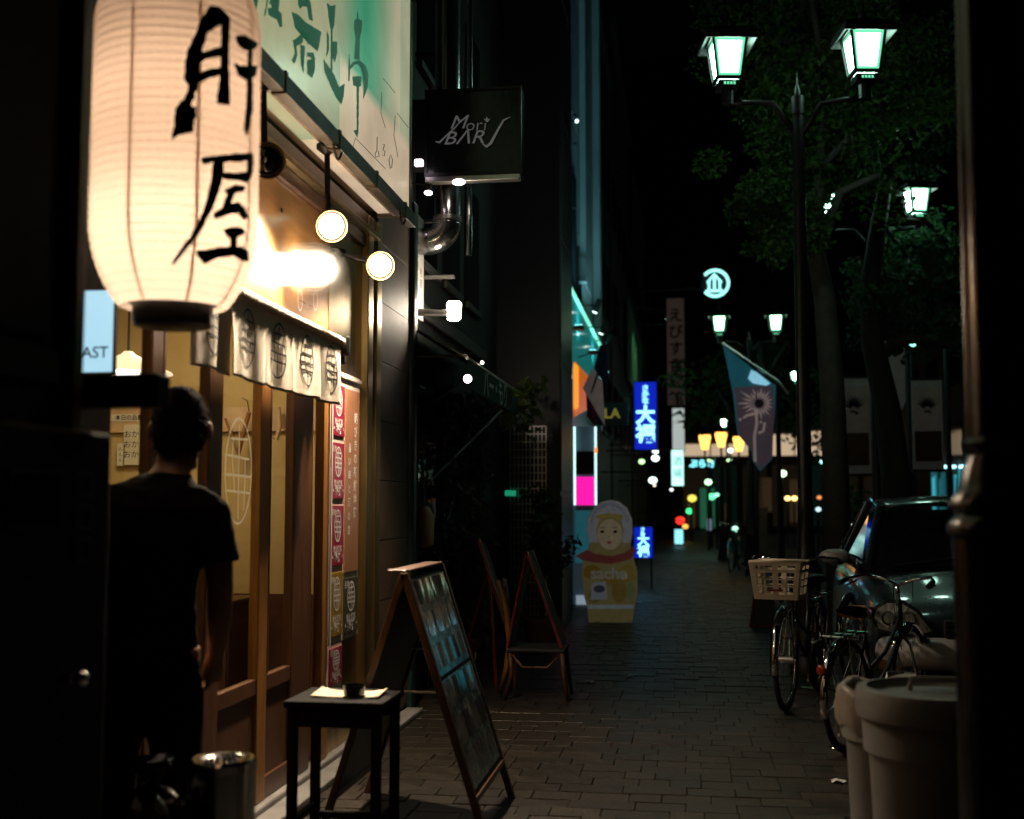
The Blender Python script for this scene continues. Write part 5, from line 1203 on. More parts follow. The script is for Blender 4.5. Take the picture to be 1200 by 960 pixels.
for i, (u, v) in enumerate(((697, 366), (704, 391), (711, 406))):
    p = onX(u, v, -1.55); t = tube_spot(('first small black spot lamp over the teal glass sign', 'second small black spot lamp over the teal glass sign', 'third small black spot lamp, nearest the flag')[i], p, p+Vector((-.25, 0, -.6)), .055, .26, (.8, 1, .95), 5, group='spots over the teal sign')
    MB().tube([p+Vector((.03, 0, .13)), (TX+.16, p.y-.2, p.z+.1)], .014, 6).build('boom', M['black'], t)
# orange banner panel and window wall below
o0 = onX(673, 432, TX+.2)
t = thing('orange_panel_sign', 'glowing orange slanted sign panel under the teal glass', 'sign', (TX+.2, o0.y, 2.6))
MB().prism([onX(672, 424, TX+.2), onX(690, 444, TX+.2), onX(690, 478, TX+.2), onX(672, 488, TX+.2)], (.03, 0, 0)).build('panel', emit('orange_face', (1, .2, .01), .45), t)
MB().prism([onX(672, 426, TX+.232), onX(676, 430, TX+.232), onX(676, 478, TX+.232), onX(672, 480, TX+.232)], (.03, 0, 0)).build('bright_edge', emit('orange_edge', (1, .32, .02), 1.1), t)
WY = 16.4
SH = thing('shop_window_wall', 'glazed shop front with white strips and a magenta square', 'shop front', (-2.2, WY, 0))
def rectY(u0, v0, u1, v1, Y, th, m, name, par, **k):
    a, b = onY(u0, v0, Y), onY(u1, v1, Y); return MB().box(a.x, b.x, Y, Y+th, b.z, a.z).build(name, m, par, **k)
rectY(664, 500, 699, 720, WY+.05, .05, mat('dim_glass', (.10, .15, .2), .3, var=.4, scale=1.2, emis=(.1, .16, .2), es=.12), 'glass', SH)
rectY(672, 500, 674.5, 592, WY, .03, emit('led_strip', (.6, 1, .92), 1.6), 'led_strip', SH)
rectY(696.5, 500, 699.5, 592, WY, .03, emit('led_strip2', (.6, .95, .92), 1.4), 'led_strip', SH)
rectY(675, 529, 696, 556, WY, .03, M['black'], 'dark_panel', SH)
rectY(675, 559, 696, 592, WY-.01, .04, emit('magenta', (1, .012, .42), 1.05), 'magenta_panel', SH)
rectY(675, 592.8, 696, 598, WY, .03, mat('grey_bar', (.3, .33, .38), .5), 'cross_bar', SH)
rectY(674, 598.5, 712, 660, WY, .03, mat('teal_panel', (.05, .18, .22), .4, emis=(.03, .2, .26), es=.3), 'teal_panel', SH)
rectY(675, 698, 690, 722, WY-.02, .06, emit('base_box', (.55, .7, .85), .35), 'base_light', SH)
rectY(697, 524.5, 700, 531, WY-.02, .02, emit('orange_dot', (1, .25, .03), 1.5), 'orange_lamp', SH)
for i, (u, v) in enumerate(((665, 61), (660, 100), (676, 142))):
    p = onX(u, v, TX+.3); t = thing('facade_light', ('topmost tiny white light on the pale clad building', 'middle tiny white light on the pale clad building', 'lowest tiny white light on the pale clad building')[i], 'lamp', p, group='dot lights on the clad facade')
    MB().ball(p, .028).build('bulb', emit('dot', (.7, 1, 1), 3), t, smooth='all'); MB().tube([p, (TX-.0, p.y, p.z+.03)], .012, 6).build('arm', M['black'], t)
for i, (u, v) in enumerate(((664, 136), (664, 169), (664, 244))):
    p = onX(u, v, TX+.0); t = thing('facade_bracket', ('upper black bracket on the pale facade edge', 'middle black bracket on the pale facade edge', 'lower black bracket on the pale facade edge')[i], 'bracket', p, group='brackets on the clad facade')
    MB().tube([p, p+Vector((.14, 0, 0))], .012, 6).ball(p+Vector((.15, 0, 0)), .028).build('rod', M['black'], t)
# teal wash lamps on that building
for i, (yy, zz) in enumerate(((17.6, 3.95), (20.5, 3.95), (24.0, 3.95))):
    t = thing('uplight', ('teal uplight at the foot of the clad facade, nearest', 'teal uplight at the foot of the clad facade, middle', 'teal uplight at the foot of the clad facade, farthest')[i], 'lamp', (TX+.42, yy, zz), group='teal uplights')
    MB().box(TX+.34, TX+.50, yy-.1, yy+.1, zz, zz+.06).build('housing', M['black'], t, bevel=.01); MB().box(TX+.36, TX+.48, yy-.08, yy+.08, zz+.061, zz+.066).build('lens', emit('uplight_lens', (.3, .95, 1), 5), t); MB().tube([(TX+.42, yy, zz+.03), (TX, yy, zz-.1)], .012, 6).build('arm', M['black'], t)
    light('SPOT', (TX+.42, yy, zz+.09), 150, (.30, .85, 1), t, .05, (TX+.0, yy+.3, zz+3), 110, .8)
# flag hanging from a slanted pole
FL = thing('flag', 'drooping flag in white, blue and red beside the orange panel', 'flag', onY(705, 400, 15.2))
FP = lambda u, v, d=0: onY(u, v, 15.2+d)
MB().tube([FP(716, 396), FP(700, 440), FP(690, 470)], .016, 8).build('pole', M['brownpost'], FL, smooth=True)
def fpanel(pts, m, nm):
    def fn(a, b):
        l = Vector(pts[0]).lerp(Vector(pts[3]), b); r = Vector(pts[1]).lerp(Vector(pts[2]), b); q = l.lerp(r, a); return FP(q.x, q.y, .05*math.sin(a*6+b*2))
    MB().sheet(fn, 10, 12).build(nm, m, FL, smooth='all', solid=.004)
fpanel([(703, 405), (713, 402), (712, 455), (696, 432)], mat('flag_navy', (.02, .025, .09), .8), 'navy_band')
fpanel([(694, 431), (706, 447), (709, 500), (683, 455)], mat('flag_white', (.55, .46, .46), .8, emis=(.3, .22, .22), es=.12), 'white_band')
fpanel([(687, 462), (700, 474), (697, 500), (688, 488)], mat('flag_red', (.3, .03, .03), .8), 'red_band')
# doll-shaped standing board
DB = thing('doll_board', 'doll-shaped standing cutout board with lace bonnet and yellow sack body', 'sign', (onY(712, 700, 13.9).x, 13.9, 0))
db = lambda zx, zy, d=0: onY(660+zx/5.333, 560+zy/5.333, 13.9-d)
dbz = db(300, 885).z
def dpoly(pts, d, m, nm, par=DB):
    mb = MB(); P3 = [db(x, y, d) for x, y in pts]; P3 = [Vector((p.x, p.y, p.z-dbz+.004)) for p in P3]
    if d == 0: mb.prism(P3, (0, .03, 0))
    else: fill2d(mb, [(p.x, p.z) for p in P3], lambda a, b: (a, 13.9-d, b))
    return mb.build(nm, m, par)
ell = lambda cx, cy, a, b, n=28, s=0: [(cx+a*math.cos(2*math.pi*k/n+s), cy+b*math.sin(2*math.pi*k/n+s)) for k in range(n)]
g_ = lambda c, e=.05: mat('doll_print_glow_%d' % len(bpy.data.materials), c, .5, var=.35, scale=9, coat=.2, emis=c, es=.11)  # print colours also glow faintly, added because the lamps leave the board dark
dpoly([(160,885),(430,885),(445,790),(465,700),(462,560),(440,480),(420,400),(435,330),(430,240),(400,170),(350,130),(295,118),(240,130),(190,170),(150,230),(145,310),(165,380),(150,440),(120,500),(118,600),(130,720),(150,790)], 0, g_((.30, .25, .10)), 'board')
dpoly([(165,385),(150,300),(155,235),(195,170),(245,132),(295,120),(350,132),(398,172),(428,240),(432,320),(415,390),(370,385),(378,300),(360,235),(290,215),(225,240),(205,310),(220,385)], .006, g_((.42, .42, .46)), 'bonnet')
bon = MB.last
for k in range(13):
    a = R(190+160*k/12); o = dpoly(ell(290+112*math.cos(a), 270+125*math.sin(a), 14, 15, 10), .009, g_((.30, .31, .37)), 'lace_spot', bon)
dpoly(ell(292, 335, 78, 95), .005, g_((.55, .44, .28)), 'face')
fc = MB.last; brow = mat('doll_ink', (.04, .03, .03), .6)
for x in (243, 325): dpoly(ell(x, 318, 14, 9, 12), .009, brow, 'eye', fc); dpoly([(x-20, 298), (x, 288), (x+22, 292), (x, 294)], .009, brow, 'brow', fc)
dpoly(ell(288, 385, 14, 9, 12), .009, g_((.35, .05, .04)), 'mouth', fc); dpoly([(284, 340), (292, 340), (296, 362), (282, 362)], .009, g_((.45, .33, .2)), 'nose', fc)
dpoly([(205,215),(290,200),(375,215),(372,240),(290,228),(212,240)], .010, g_((.40, .30, .08)), 'fringe', fc)
dpoly([(75,470),(150,430),(200,455),(300,470),(380,450),(440,405),(455,440),(420,490),(300,520),(190,510),(120,495)], .008, g_((.24, .055, .05)), 'scarf')
for (x, y, a, b, c) in ((180, 570, 55, 45, (.26, .15, .02)), (400, 580, 50, 60, (.30, .22, .05)), (350, 690, 50, 70, (.25, .17, .04)), (200, 720, 45, 40, (.22, .16, .05)), (420, 690, 30, 60, (.20, .24, .10)), (290, 620, 60, 30, (.28, .17, .03))): dpoly(ell(x, y, a, b, 16), .004, g_(c), 'print_patch')
dpoly([(180,640),(265,625),(275,740),(170,745)], .008, g_((.35, .38, .42)), 'pocket'); dpoly(ell(225, 675, 36, 24, 14), .011, g_((.06, .07, .10)), 'pocket_print')
dpoly([(150,775),(440,775),(438,798),(155,800)], .008, g_((.40, .45, .48)), 'hem')
mb = MB(); p = db(285, 578, .012); put_text(mb, 'sache', (p.x, p.y, p.z-dbz), (1, 0, 0), (0, 0, 1), .19, .03); mb.build('lettering', mat('doll_lettering', (.7, .66, .6), .5, emis=(.7, .66, .6), es=.05), DB)  # lettering carries a faint added glow too
MB().bar((DB.location.x, 13.93, .9), (DB.location.x, 14.4, .004), .03, .02).bar((DB.location.x-.2, 13.93, .012), (DB.location.x-.2, 14.4, .012), .03, .02).build('rear_stay', M['wood'], DB)

# ------------------------------------------------------------------ farther left buildings and signs
def plain_building(label, x1, ya, yb, h, m, nwin, zw=3.2, x0=-9, nl=3, lit=()):
    t = thing('street_building', label, 'building', ((x0+x1)/2, (ya+yb)/2, 0)); s = 1
    MB().box(x0, x1, ya, yb, 0, h).build('wall', m, t); MB().box(x0, x1+(.15 if x1 < 0 else 0), ya-.05, yb+.05, h+.002, h+.25).build('parapet', m, t)
    for j in range(nl):
        for k in range(nwin):
            y = ya+(yb-ya)*(k+.2)/nwin; y2 = ya+(yb-ya)*(k+.8)/nwin; z = zw+j*3
            if x1 < 0: w = MB().box(x1+.001, x1+.03, y, y2, z, z+1.5).build('window', M['window'], t); MB().box(x1+.031, x1+.07, y-.05, y2+.05, z-.09, z-.005).build('sill', m, w)
            else: w = MB().box(x0-.03, x0-.001, y, y2, z, z+1.5).build('window', M['window'], t); MB().box(x0-.07, x0-.031, y-.05, y2+.05, z-.09, z-.005).build('sill', m, w)
    return t
plain_building('dark narrow building between the pale clad one and the green sign', -1.95, ty1+.15, 33, 13, M['darkwall'], 3)
plain_building('dim grey building behind the blue vertical sign', -1.9, 33.2, 45, 15, M['bldgrey'], 4)
plain_building('brownish building behind the tall kana sign', -1.8, 45.2, 62, 14, M['bldbrown'], 5)
plain_building('farthest dark building on the left side of the street', -1.7, 62.2, 84, 12, M['darkwall'], 6)
def sign_box(name, label, u0, v0, u1, v1, Y, face, th=.16, housing=None, cat='sign', group=None):
    a, b = onY(u0, v0, Y), onY(u1, v1, Y); t = thing(name, label, cat, ((a.x+b.x)/2, Y, b.z), group=group)
    MB().box(a.x, b.x, Y, Y+th, b.z, a.z).build('housing', housing or M['black'], t, bevel=.01)
    e = .05*abs(b.x-a.x); MB().box(a.x+e, b.x-e, Y-.012, Y-.001, b.z+e, a.z-e).build('face', face, t)
    return t, a, b
UX, VZ = (1, 0, 0), (0, 0, 1)
bluef = emit('blue_face', (.004, .016, .55), .9); cyanl = emit('cyan_letter', (.35, .95, 1), 1.8)
t, a, b = sign_box('vertical_sign', 'glowing blue vertical sign with large white 大福 high on the left', 742, 447, 771, 528, 27, bluef)
mb = MB(); w = b.x-a.x; cx = (a.x+b.x)/2; hh = a.z-b.z
put_column(mb, 'さかな', (cx, 26.98, b.z+hh*.80), UX, VZ, w*.30, hh*.09, .03); put_column(mb, '大福', (cx, 26.98, b.z+hh*.36), UX, VZ, w*.80, hh*.27, .035); mb.build('lettering', cyanl, t)
MB().box(a.x-.35, a.x-.002, 27.04, 27.1, b.z+hh*.8, b.z+hh*.84).build('bracket', M['black'], t); MB().box(a.x-.35, a.x-.002, 27.04, 27.1, b.z+hh*.2, b.z+hh*.24).build('bracket', M['black'], t)
t, a, b = sign_box('standing_sign', 'small glowing blue standing sign low beside the doll board', 742, 617, 766, 655, 19.5, bluef)
mb = MB(); w = b.x-a.x; cx = (a.x+b.x)/2; hh = a.z-b.z
put_column(mb, 'さか', (cx-.01, 19.48, b.z+hh*.82), UX, VZ, w*.25, hh*.14, .03); put_column(mb, '大福', (cx, 19.48, b.z+hh*.38), UX, VZ, w*.6, hh*.34, .03); mb.build('lettering', cyanl, t)
for s in (a.x+.02, b.x-.05): MB().box(s, s+.03, 19.52, 19.6, 0, b.z-.002).build('leg', M['black'], t)
# green lit hanging panel with two arm lamps
gf = mat('green_lit_panel', (.35, .5, .36), .5, var=.2, scale=1)
a, b = onX(736, 365, -1.75), onX(751, 365, -1.75)
t = thing('panel_sign', 'tall pale sign panel washed green by two arm lamps', 'sign', (-1.75, a.y, 4)); zt1, zb1 = onX(742, 372, -1.75).z, onX(742, 456, -1.75).z
MB().box(-1.80, -1.70, a.y, b.y, zb1, zt1).build('panel', gf, t, bevel=.02)
for i, (u0, v0, u1, v1) in enumerate(((742, 360, 786, 364), (745, 380, 790, 381))):
    p, q = onX(u0, v0, -1.7), onY(u1, v1, onX(u0, v0, -1.7).y)
    t = thing('arm_lamp', ('upper green arm lamp reaching over the street', 'lower green arm lamp reaching over the street')[i], 'lamp', p, group='green arm lamps')
    MB().tube([p, q], .03, 8).build('arm', mat('green_arm_%d' % i, (.1, .22, .14), .4), t, smooth=True); MB().tube([q, q+Vector((-.12, 0, -.32))], [.08, .09], 10).build('head', M['black'], t, smooth=True)
    MB().tube([q+Vector((-.121, 0, -.325)), q+Vector((-.125, 0, -.335))], [.085, .06], 12).build('lens', emit('green_lens_%d' % i, (.3, 1, .55), 2.4), t)
    light('SPOT', q+Vector((-.13, 0, -.36)), 40, (.3, 1, .5), t, .08, (-1.75, p.y-.3, zb1+.6), 80)
# gold capitals on the dark building
p = onY(717, 485, 26); t = thing('gold_letters', 'small gold capitals LA on the dark building beside the flag', 'sign', p); mb = MB(); put_text(mb, 'LA', (p.x, 26, p.z), UX, VZ, .30, .02); mb.build('lettering', emit('gold_letter', (.7, .55, .1), .22), t)
MB().box(p.x-.35, p.x+.35, 26.02, 26.08, p.z-.25, p.z+.25).build('backing', M['black'], t)
# tall kana sign
t, a, b = sign_box('vertical_sign', 'tall dim vertical sign with dark red kana column', 780, 349, 804, 476, 40, mat('kana_face', (.12, .09, .075), .6, var=.2, emis=(.14, .10, .085), es=.14))
mb = MB(); put_column(mb, 'えびす食酒館', ((a.x+b.x)/2, 39.98, (a.z+b.z)/2-.2), UX, VZ, .5, .56, .02); mb.build('lettering', mat('dark_red_letter', (.02, .005, .005), .6), t); MB().box(a.x-.6, a.x-.002, 40.04, 40.12, a.z-.5, a.z-.4).build('bracket', M['black'], t)
t, a, b = sign_box('vertical_sign', 'white lit vertical sign under the tall kana sign', 787, 478, 803, 529, 38, emit('white_face', (.72, .82, .78), .55))
mb = MB(); put_text(mb, '倉', ((a.x+b.x)/2, 37.98, a.z-.32), UX, VZ, .4, .03); mb.build('lettering', M['ink'], t)
t, a, b = sign_box('vertical_sign', 'bright cyan-white vertical sign below the white one', 786, 527, 802, 570, 36, emit('cyan_face', (.55, 1, .92), 1.5))
mb = MB(); put_column(mb, '酒場', ((a.x+b.x)/2, 35.98, (a.z+b.z)/2), UX, VZ, .3, .36, .01); mb.build('lettering', emit('cy2', (.2, .75, .66), .5), t)
t, a, b = sign_box('horizontal_sign', 'small cyan script sign under the triple amber lamp', 812, 538, 834, 550, 42, M['black']); mb = MB(); put_text(mb, 'ぷらざ', ((a.x+b.x)/2, 41.97, (a.z+b.z)/2), UX, VZ, .30, .03); mb.build('lettering', emit('cyan_neon', (.25, .9, 1), 2), t)
t, a, b = sign_box('standing_sign', 'cyan lit standing board at the far end of the path', 790, 620, 801, 638, 40, emit('far_cyan_face', (.3, .9, 1), 1.3)); MB().box((a.x+b.x)/2-.05, (a.x+b.x)/2+.05, 40.05, 40.12, 0, b.z-.002).build('leg', M['black'], t)
t, a, b = sign_box('standing_sign', 'pale bluish poster board far down the path', 828, 608, 834, 622, 38, emit('far_blue_face', (.45, .55, .75), .35)); MB().box((a.x+b.x)/2-.03, (a.x+b.x)/2+.03, 38.05, 38.12, 0, b.z-.002).build('leg', M['black'], t)
# round crest sign
c = onY(838, 332, 34); r = .40
t = thing('round_sign', 'round glowing cyan crest sign high above the street', 'sign', c)
nm = emit('neon_crest', (.38, 1, .92), 1.7); mb = MB()
cfn = lambda a, b: (c.x+a, c.y, c.z+b)
ribbon(mb, [(r*.93*math.cos(R(a)), r*.93*math.sin(R(a))) for a in range(-140, 141, 10)], .075, cfn); mb.build('ring', nm, t, solid=.05)
mb = MB(); ribbon(mb, [(-.02, -.22), (-.02, .24)], .07, cfn); ribbon(mb, [(-.22, .02), (-.12, .14), (-.02, .26), (.08, .14), (.18, .02)], .05, cfn)
for x in (-.17, .13): ribbon(mb, [(x, -.2), (x, .06)], .06, cfn)
ribbon(mb, [(-.26, -.22), (.22, -.22)], .06, cfn); mb.build('crest', nm, t, solid=.05)
MB().lathe([(r*1.02, 0), (r*1.02, .06)], 32).build('back_plate', M['black'], t, world=False); q_ = MB.last; q_.location = (0, .1, 0); q_.rotation_euler = (-math.pi/2, 0, 0)
MB().tube([c+Vector((0, .12, -.1)), c+Vector((-2.4, .3, -.1))], .04, 8).build('arm', M['black'], t)

# ------------------------------------------------------------------ street lamps
def lantern(t, c, s, rz, gl):
    rot = Matrix.Rotation(rz, 3, 'Z'); c = Vector(c)
    P = lambda x, y, z: c+rot @ Vector((x*s, y*s, z*s))
    fr = MB(); h, a, b = .17, .140, .098
    cs = [(-1, -1), (1, -1), (1, 1), (-1, 1)]
    for x, y in cs: fr.bar(P(x*b, y*b, -h), P(x*a, y*a, h), .022*s, .022*s)
    for i in range(4):
        x, y = cs[i]; x2, y2 = cs[(i+1) % 4]
        fr.bar(P(x*a, y*a, h), P(x2*a, y2*a, h), .026*s, .026*s); fr.bar(P(x*b, y*b, -h), P(x2*b, y2*b, -h), .026*s, .026*s)
    lo = fr.build('lantern_frame', M['lampmetal'], t)
    for i in range(4):
        x, y = cs[i]; x2, y2 = cs[(i+1) % 4]; k = .93
        MB().add([P(x*b*k, y*b*k, -h), P(x2*b*k, y2*b*k, -h), P(x2*a*k, y2*a*k, h), P(x*a*k, y*a*k, h)], [(0, 1, 2, 3)]).build('pane', gl, lo)
        pq = MB.last; eb = MB(); kk = .945; Q = lambda e, f: P(x+(x2-x)*e, 0, 0)
        C = [P(x*b*kk, y*b*kk, -h), P(x2*b*kk, y2*b*kk, -h), P(x2*a*kk, y2*a*kk, h), P(x*a*kk, y*a*kk, h)]; cc = sum(C, Vector())/4
        for m_ in range(4): eb.add([C[m_], C[(m_+1) % 4], C[(m_+1) % 4].lerp(cc, .24), C[m_].lerp(cc, .24)], [(0, 1, 2, 3)])
        eb.build('pane_glow_rim', M['lampedge'], pq)  # dimmer green rim paints the glow falling off towards the pane edges
    rf = MB(); e = .215
    rf.add([P(x*e, y*e, h-.045) for x, y in cs]+[P(x*e*.93, y*e*.93, h+.035) for x, y in cs]+[P(x*.05, y*.05, h+.12) for x, y in cs]+[P(x*e*.96, y*e*.96, h-.045) for x, y in cs]+[P(x*a*1.05, y*a*1.05, h+.02) for x, y in cs],
           [(i, (i+1) % 4, 4+(i+1) % 4, 4+i) for i in range(4)]+[(4+i, 4+(i+1) % 4, 8+(i+1) % 4, 8+i) for i in range(4)]+[(8, 9, 10, 11)]+[(i, (i+1) % 4, 12+(i+1) % 4, 12+i) for i in range(4)]+[(12+i, 12+(i+1) % 4, 16+(i+1) % 4, 16+i) for i in range(4)])
    ro = rf.build('lantern_roof', M['lampmetal'], lo)
    MB().tube([P(0, 0, h+.121), P(0, 0, h+.16), P(0, 0, h+.19), P(0, 0, h+.30)], [.03*s, .034*s, .012*s, .004*s], 8).build('finial', M['lampmetal'], lo, smooth=True)
    MB().prism([P(x*.085, y*.085, -h-.075) for x, y in cs], P(0, 0, .06)-P(0, 0, 0)).tube([P(0, 0, -h-.2), P(0, 0, -h-.076)], .05*s, 10).build('lantern_base', M['lampmetal'], lo)
    mb = MB()
    for k in range(4): q = [P(-.045+.026*k, -.0855, -h-.055), P(-.028+.026*k, -.0855, -h-.055), P(-.028+.026*k, -.0855, -h-.032), P(-.045+.026*k, -.0855, -h-.032)]; mb.add(q, [(0, 1, 2, 3)])
    mb.build('lit_slots', M['lampedge'], lo)
def street_lamp(label, base, lanterns, ztop, s=1.0, rz=0, gl=None, group='twin lantern street lamps'):
    bx, by = base; t = thing('street_lamp', label, 'street lamp', (bx, by, 0), group=group); gl = gl or M['lampglass']
    MB().lathe([(.15*s, 0), (.15*s, .1), (.12*s, .14), (.11*s, .75), (.13*s, .78), (.12*s, .84), (.075*s, .92), (.06*s, 1.3), (.065*s, 1.32), (.058*s, 1.36), (.05*s, ztop-.25), (.046*s, ztop-.12)], 20, (bx, by, 0)).build('pole', M['lampmetal'], t, smooth=True)
    MB().lathe([(.055*s, ztop-.12), (.055*s, ztop+.03), (.02*s, ztop+.035), (.028*s, ztop+.07), (.008*s, ztop+.14), (.002*s, ztop+.24)], 14, (bx, by, 0)).build('finial', M['lampmetal'], t, smooth=True)
    for c in lanterns:
        c = Vector(c); e = c-Vector((0, 0, .36*s)); m = Vector((bx, by, e.z-.25*s))
        MB().tube([Vector((bx, by, e.z-.30*s)), Vector((bx, by, e.z-.02*s)).lerp(e, .35), e.lerp(Vector((bx, by, e.z)), .3), e], [.028*s, .024*s, .022*s, .022*s], 8).build('arm', M['lampmetal'], t, smooth='all')
        lantern(t, c, s, rz, gl)
    return t
LYm = 9.9
street_lamp('nearest twin lantern street lamp beside the bicycles', (onY(938, 300, LYm).x, LYm), (onY(852, 72, LYm-.02), onY(1012, 64, LYm-.1)), onY(935, 118, LYm).z, 1.0, R(9))
street_lamp('twin lantern street lamp partly behind leaves, right of the nearest one', (onY(1021, 300, 15.2).x, 15.2), (onY(1074, 236, 15.0), onY(966, 242, 15.4)), onY(1022, 283, 15.2).z, .92, R(12))
street_lamp('distant twin lantern street lamp below the round crest sign', (onY(878, 400, 23.5).x, 23.5), (onY(843, 380, 23.5), onY(909, 379, 23.4)), onY(877, 402, 23.5).z, 1.0, R(-3), emit('lamp_glass_far', (.62, 1, .66), 9))
street_lamp('far street lamp whose single lantern shows right of the flower banner', (onY(944, 450, 34).x, 34), (onY(932, 441, 34),), onY(944, 452, 34).z, .85, 0)
street_lamp('far street lamp with one lantern above the amber triple lamp', (onY(852, 500, 42).x, 42), (onY(848, 496, 42),), onY(852, 503, 42).z, .85, 0)
# triple amber lamp
t = thing('street_lamp', 'ornate street lamp with three amber lanterns', 'street lamp', (onY(846, 560, 30).x, 30, 0)); bx = t.location.x
MB().lathe([(.14, 0), (.1, .2), (.05, .9), (.045, onY(846, 545, 30).z)], 14, (bx, 30, 0)).build('pole', M['lampmetal'], t, smooth=True)
amb = emit('amber_glass', (1, .45, .08), 3.2)
for u, v in ((826, 519), (845, 516), (866, 521)):
    c = onY(u, v, 30); MB().lathe([(.08, -.17), (.15, .14), (.13, .19)], 8, c).build('lantern', amb, t); lo = MB.last
    MB().lathe([(.20, .191), (.05, .32), (.01, .42)], 8, c).build('cap', M['lampmetal'], lo); MB().tube([c-Vector((0, 0, .18)), c-Vector((0, 0, .35)), (bx, 30, c.z-.5)], .03, 6).build('arm', M['lampmetal'], lo)
# small lamps far down the street: bowl on a bracket or a post
for i, (u, v, Y, r, c, s, lab) in enumerate((
    (768, 529, 31, .10, (.8, 1, .9), 2, 'upper of two pale disc lamps right of the blue vertical sign'), (768, 537, 30, .12, (.8, 1, .9), 2, 'lower of two pale disc lamps right of the blue vertical sign'), (765, 563, 28, .12, (.8, 1, .9), 2, 'pale disc lamp hung lower over the left shop fronts'),
    (752, 541, 32, .10, (.5, 1, .4), 1.5, 'small yellow-green lamp beneath the blue vertical sign'), (832, 539, 40, .10, (.6, 1, .3), 1.5, 'lime lamp under the amber lanterns, left'), (855, 540, 40, .11, (.6, 1, .5), 1.6, 'lime lamp under the amber lanterns, right'), (830, 565, 36, .13, (.5, 1, .55), 2, 'round green globe lamp left of the triple lamp post'),
    (834, 582, 38, .16, (.15, .9, .4), 1.2, 'soft green window lamp low in the street'), (917, 555, 26, .11, (.7, 1, .6), 2, 'round green-white globe lamp below the flower banner'), (861, 620, 26, .09, (.4, 1, .7), 2, 'low green-white lamp near the far bicycle'), (811, 584, 44, .20, (.9, .75, .1), 1, 'yellow lamp at the end of the street'),
    (808, 599, 46, .16, (.05, .9, .25), 1.5, 'green signal lamp at the end of the street'), (797, 610, 46, .22, (1, .03, .02), 1.3, 'red signal lamp at the end of the street'), (803, 617, 45, .14, (1, .5, .08), 1, 'orange lamp beside the red signal'), (1070, 402, 22, .09, (.3, 1, .7), 2, 'lone green lamp among dark branches at right'),
    (923, 584, 40, .12, (1, .62, .2), 2.2, 'left one of a pair of warm lamps far down the road'), (931, 584, 40, .12, (1, .62, .2), 2.2, 'right one of a pair of warm lamps far down the road'), (960, 583, 40, .09, (1, .3, .1), .9, 'dim orange lamp right of the warm pair'), (964, 541, 33, .09, (.4, 1, .9), 1.6, 'cyan lamp right of the dark lamp pole'), (984, 541, 33, .12, (.4, 1, .6), 1.6, 'green lamp at the edge of the white banner'), (959, 597, 33, .09, (.6, .9, 1), 1, 'bluish lamp low behind the lamp pole'), (856, 528, 36, .10, (1, .95, .8), 2.5, 'white lamp between the amber lanterns and the banner'), (787, 574, 40, .07, (.9, .95, 1), 1.5, 'tiny white lamp above the red awning at the street end'), (767, 569, 36, .05, (1, .9, .7), 1.5, 'tiny warm lamp under the lowest pale disc lamp'), (840, 580, 37, .09, (.3, 1, .6), 1.4, 'second soft green lamp low in the street'), (724, 416, 15, .02, (1, .8, .6), 0.01, ''))):
    if not lab: continue
    r *= .82; s *= 1.6; p = onY(u, v, Y); t = thing('small_lamp', lab, 'lamp', p, group='small lamps down the street')
    MB().lathe([(r*.2, -r*.8), (r*.8, -r*.5), (r, 0), (r*.75, r*.55), (r*.2, r*.75)], 14, p).build('globe', emit('small_glow_%d' % i, c, s), t, smooth='all')
    MB().lathe([(r*.5, r*.76), (r*.45, r*1.0), (.02, r*1.05)], 12, p).build('cap', M['lampmetal'], t)
    if p.x < .2: MB().tube([p+Vector((0, 0, r)), p+Vector((-.2, .1, r+.1)), (-1.9, p.y+.1, p.z+r+.1)], .02, 6).build('bracket', M['lampmetal'], t)
    else: MB().tube([p+Vector((0, .05, r*.8)), p+Vector((0, r+.1, 0)), (p.x, p.y+r+.1, 0)], .03, 6).build('post', M['lampmetal'], t)

# ------------------------------------------------------------------ end of the street
EB = thing('arcade_building', 'low building closing the street with a warm lit upper band', 'building', (8, 66, 0)); EY = 66
MB().box(-2.2, 18, EY+.3, EY+8, 0, onY(880, 500, EY).z+.4).build('wall', M['bldbrown'], EB)
zb0, zb1 = onY(880, 534, EY).z, onY(880, 506, EY).z
wb = emit('warm_band', (1, .74, .48), .55)
xs = onY(800, 520, EY).x; xe = onY(978, 520, EY).x; k = 0; x = xs
while x < xe:
    w = 1.5; z = zb0+.35 if x < onY(870, 520, EY).x else zb1
    pan = MB().box(x+.04, x+w-.04, EY+.2, EY+.29, zb0, (zb0+zb1)/2 if k < 3 else zb1-.15*(k % 2)).build('lit_panel', wb, EB); x += w; k += 1
MB().box(xs, xe, EY-.6, EY+.19, zb0-.25, zb0-.05).build('canopy', M['black'], EB)
for k in range(7): MB().box(xs+k*1.6, xs+k*1.6+1.3, EY+.22, EY+.29, .2, zb0-.5).build('shop_window', mat('shop_glow_%d' % k, (.05, .04, .03), .3, emis=((.5, .3, .12), (.1, .3, .2), (.4, .25, .1))[k % 3], es=.012), EB)
